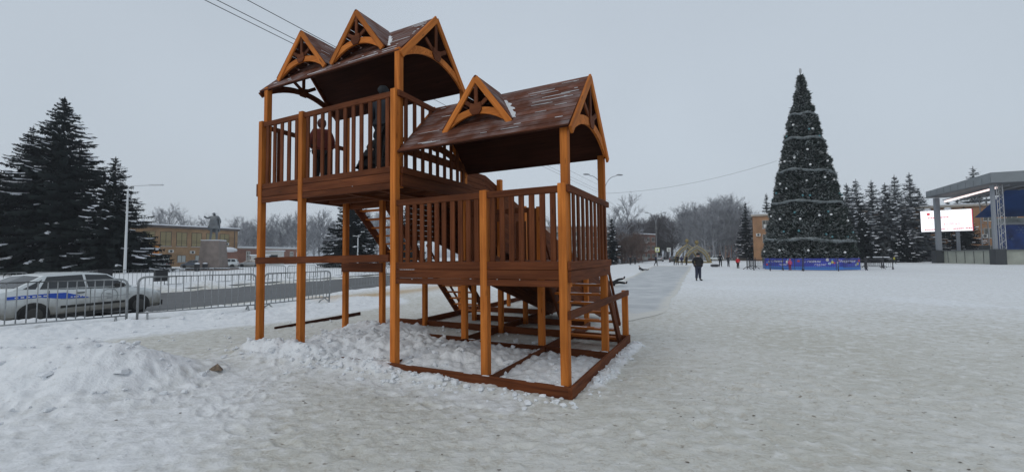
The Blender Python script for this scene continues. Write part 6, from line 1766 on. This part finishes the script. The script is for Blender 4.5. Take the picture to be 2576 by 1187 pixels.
# ------------------------------------------------------------------ monument
M_GRAN = mat('pedestal_granite', (.23, .19, .17), .7, noise=(1.2, .22, 5)); M_STAT = mat('statue_grey_bronze', (.17, .185, .20), .5, .3, noise=(2, .25, 4))
MO = empty('monument', (-43.3, 60, -.15), math.radians(8), 'grey statue of a man with an outstretched arm on a tall pedestal', 'statue')
m = MB()
def frus(m, w0, w1, d0, d1, z0, z1):
    m.add([(-w0, -d0, z0), (w0, -d0, z0), (w0, d0, z0), (-w0, d0, z0), (-w1, -d1, z1), (w1, -d1, z1), (w1, d1, z1), (-w1, d1, z1)], [(0, 3, 2, 1), (4, 5, 6, 7), (0, 1, 5, 4), (1, 2, 6, 5), (2, 3, 7, 6), (3, 0, 4, 7)])
frus(m, 1.42, 1.16, 1.2, 1.0, .35, 4.3); m.build('pedestal', M_GRAN, MO)
m = MB(); frus(m, 3.0, 3.0, 2.4, 2.4, 0, .18); m.build('step', M_GRAN, MO); m = MB(); frus(m, 2.5, 2.5, 2.0, 2.0, .181, .35); m.build('step', M_GRAN, MO)
m = MB(); m.box(-1.19, 1.19, -1.03, 1.03, 4.302, 4.42); m.build('snow_cap', M_ROOFS, MO)
m = MB(); m.box(-2.9, 2.9, -2.3, -1.4, .352, .45); m.build('snow_cap', M_ROOFS, MO)
q = 2.42; z0 = 4.3
def sv(a): return [(x*q, y*q, z0+z*q) for x, y, z in a]
vv = sv([(0, 0, .93), (0, 0, 1.12), (0, 0, 1.36), (0, -.02, 1.50), (-.02, -.04, 1.62), (-.02, -.04, 1.70), (.20, 0, 1.42), (-.20, 0, 1.42), (.30, .04, 1.17), (.27, -.02, .98), (-.36, -.10, 1.34), (-.50, -.18, 1.47),
        (.11, 0, .88), (-.10, 0, .88), (.13, .02, .48), (-.15, -.03, .48), (.13, .03, .06), (-.20, -.02, .06), (.14, -.12, .03), (-.22, -.16, .03)])
ee = [(0, 1), (1, 2), (2, 3), (3, 4), (4, 5), (2, 6), (2, 7), (6, 8), (8, 9), (7, 10), (10, 11), (0, 12), (0, 13), (12, 14), (13, 15), (14, 16), (15, 17), (16, 18), (17, 19)]
rrr = [.17, .17, .19, .06, .095, .06, .085, .085, .07, .05, .065, .05, .10, .10, .07, .07, .055, .055, .045, .045]
skinobj('statue', vv, ee, [r*q for r in rrr], M_STAT, MO, 0, 2)
m = MB()  # open coat, blown to the left
cz = lambda pts: [(x*q, y*q, z0+z*q) for x, y, z in pts]
m.add(cz([(-.18, .02, 1.44), (.20, .02, 1.44), (.27, .05, .95), (.24, .06, .55), (-.05, .12, .50), (-.32, .12, .62), (-.50, .14, .72), (-.30, .06, 1.10),
          (-.18, .10, 1.44), (.20, .10, 1.44), (.27, .13, .95), (.24, .15, .55), (-.05, .20, .50), (-.32, .20, .62), (-.50, .20, .72), (-.30, .14, 1.10)]),
      [(0, 1, 2, 3, 4, 5, 6, 7)[::-1], (8, 9, 10, 11, 12, 13, 14, 15)]+[(i, (i+1) % 8, 8+(i+1) % 8, 8+i) for i in range(8)])
m.add(cz([(-.17, -.10, 1.42), (.18, -.10, 1.42), (.22, -.14, 1.1), (.24, -.13, .72), (-.20, -.14, .74), (-.21, -.14, 1.1), (-.17, 0, 1.42), (.18, 0, 1.42), (.24, 0, 1.1), (.26, .02, .70), (-.22, .02, .72), (-.22, 0, 1.1)]),
      [(0, 1, 2, 3, 4, 5), (0, 6, 7, 1), (1, 7, 8, 2), (2, 8, 9, 3), (3, 9, 10, 4), (4, 10, 11, 5), (5, 11, 6, 0)])
m.build('coat', M_STAT, MO)
m = MB(); m.blob(((-.02)*q, -.075*q, z0+1.60*q), (.05*q, .06*q, .075*q), jit=0, seg=8, ring=6); m.blob((-.02*q, -.12*q, z0+1.60*q), (.014*q, .02*q, .02*q), jit=0, seg=6, ring=4); m.build('face', M_STAT, MO, smooth=True)

# ------------------------------------------------------------------ winter air
HZ = True
if HZ:
    hm = bpy.data.materials.new('winter_haze'); hm.use_nodes = True; n = hm.node_tree; n.nodes.clear()
    o = n.nodes.new('ShaderNodeOutputMaterial'); pv = n.nodes.new('ShaderNodeVolumePrincipled')
    pv.inputs['Color'].default_value = (.80, .85, .92, 1); pv.inputs['Density'].default_value = .0006; n.links.new(pv.outputs[0], o.inputs['Volume'])
    m = MB(); m.box(-3600, 3600, -3600, 3600, -2.0, 32); h = m.build('haze', hm, None); tag(h, kind='stuff')
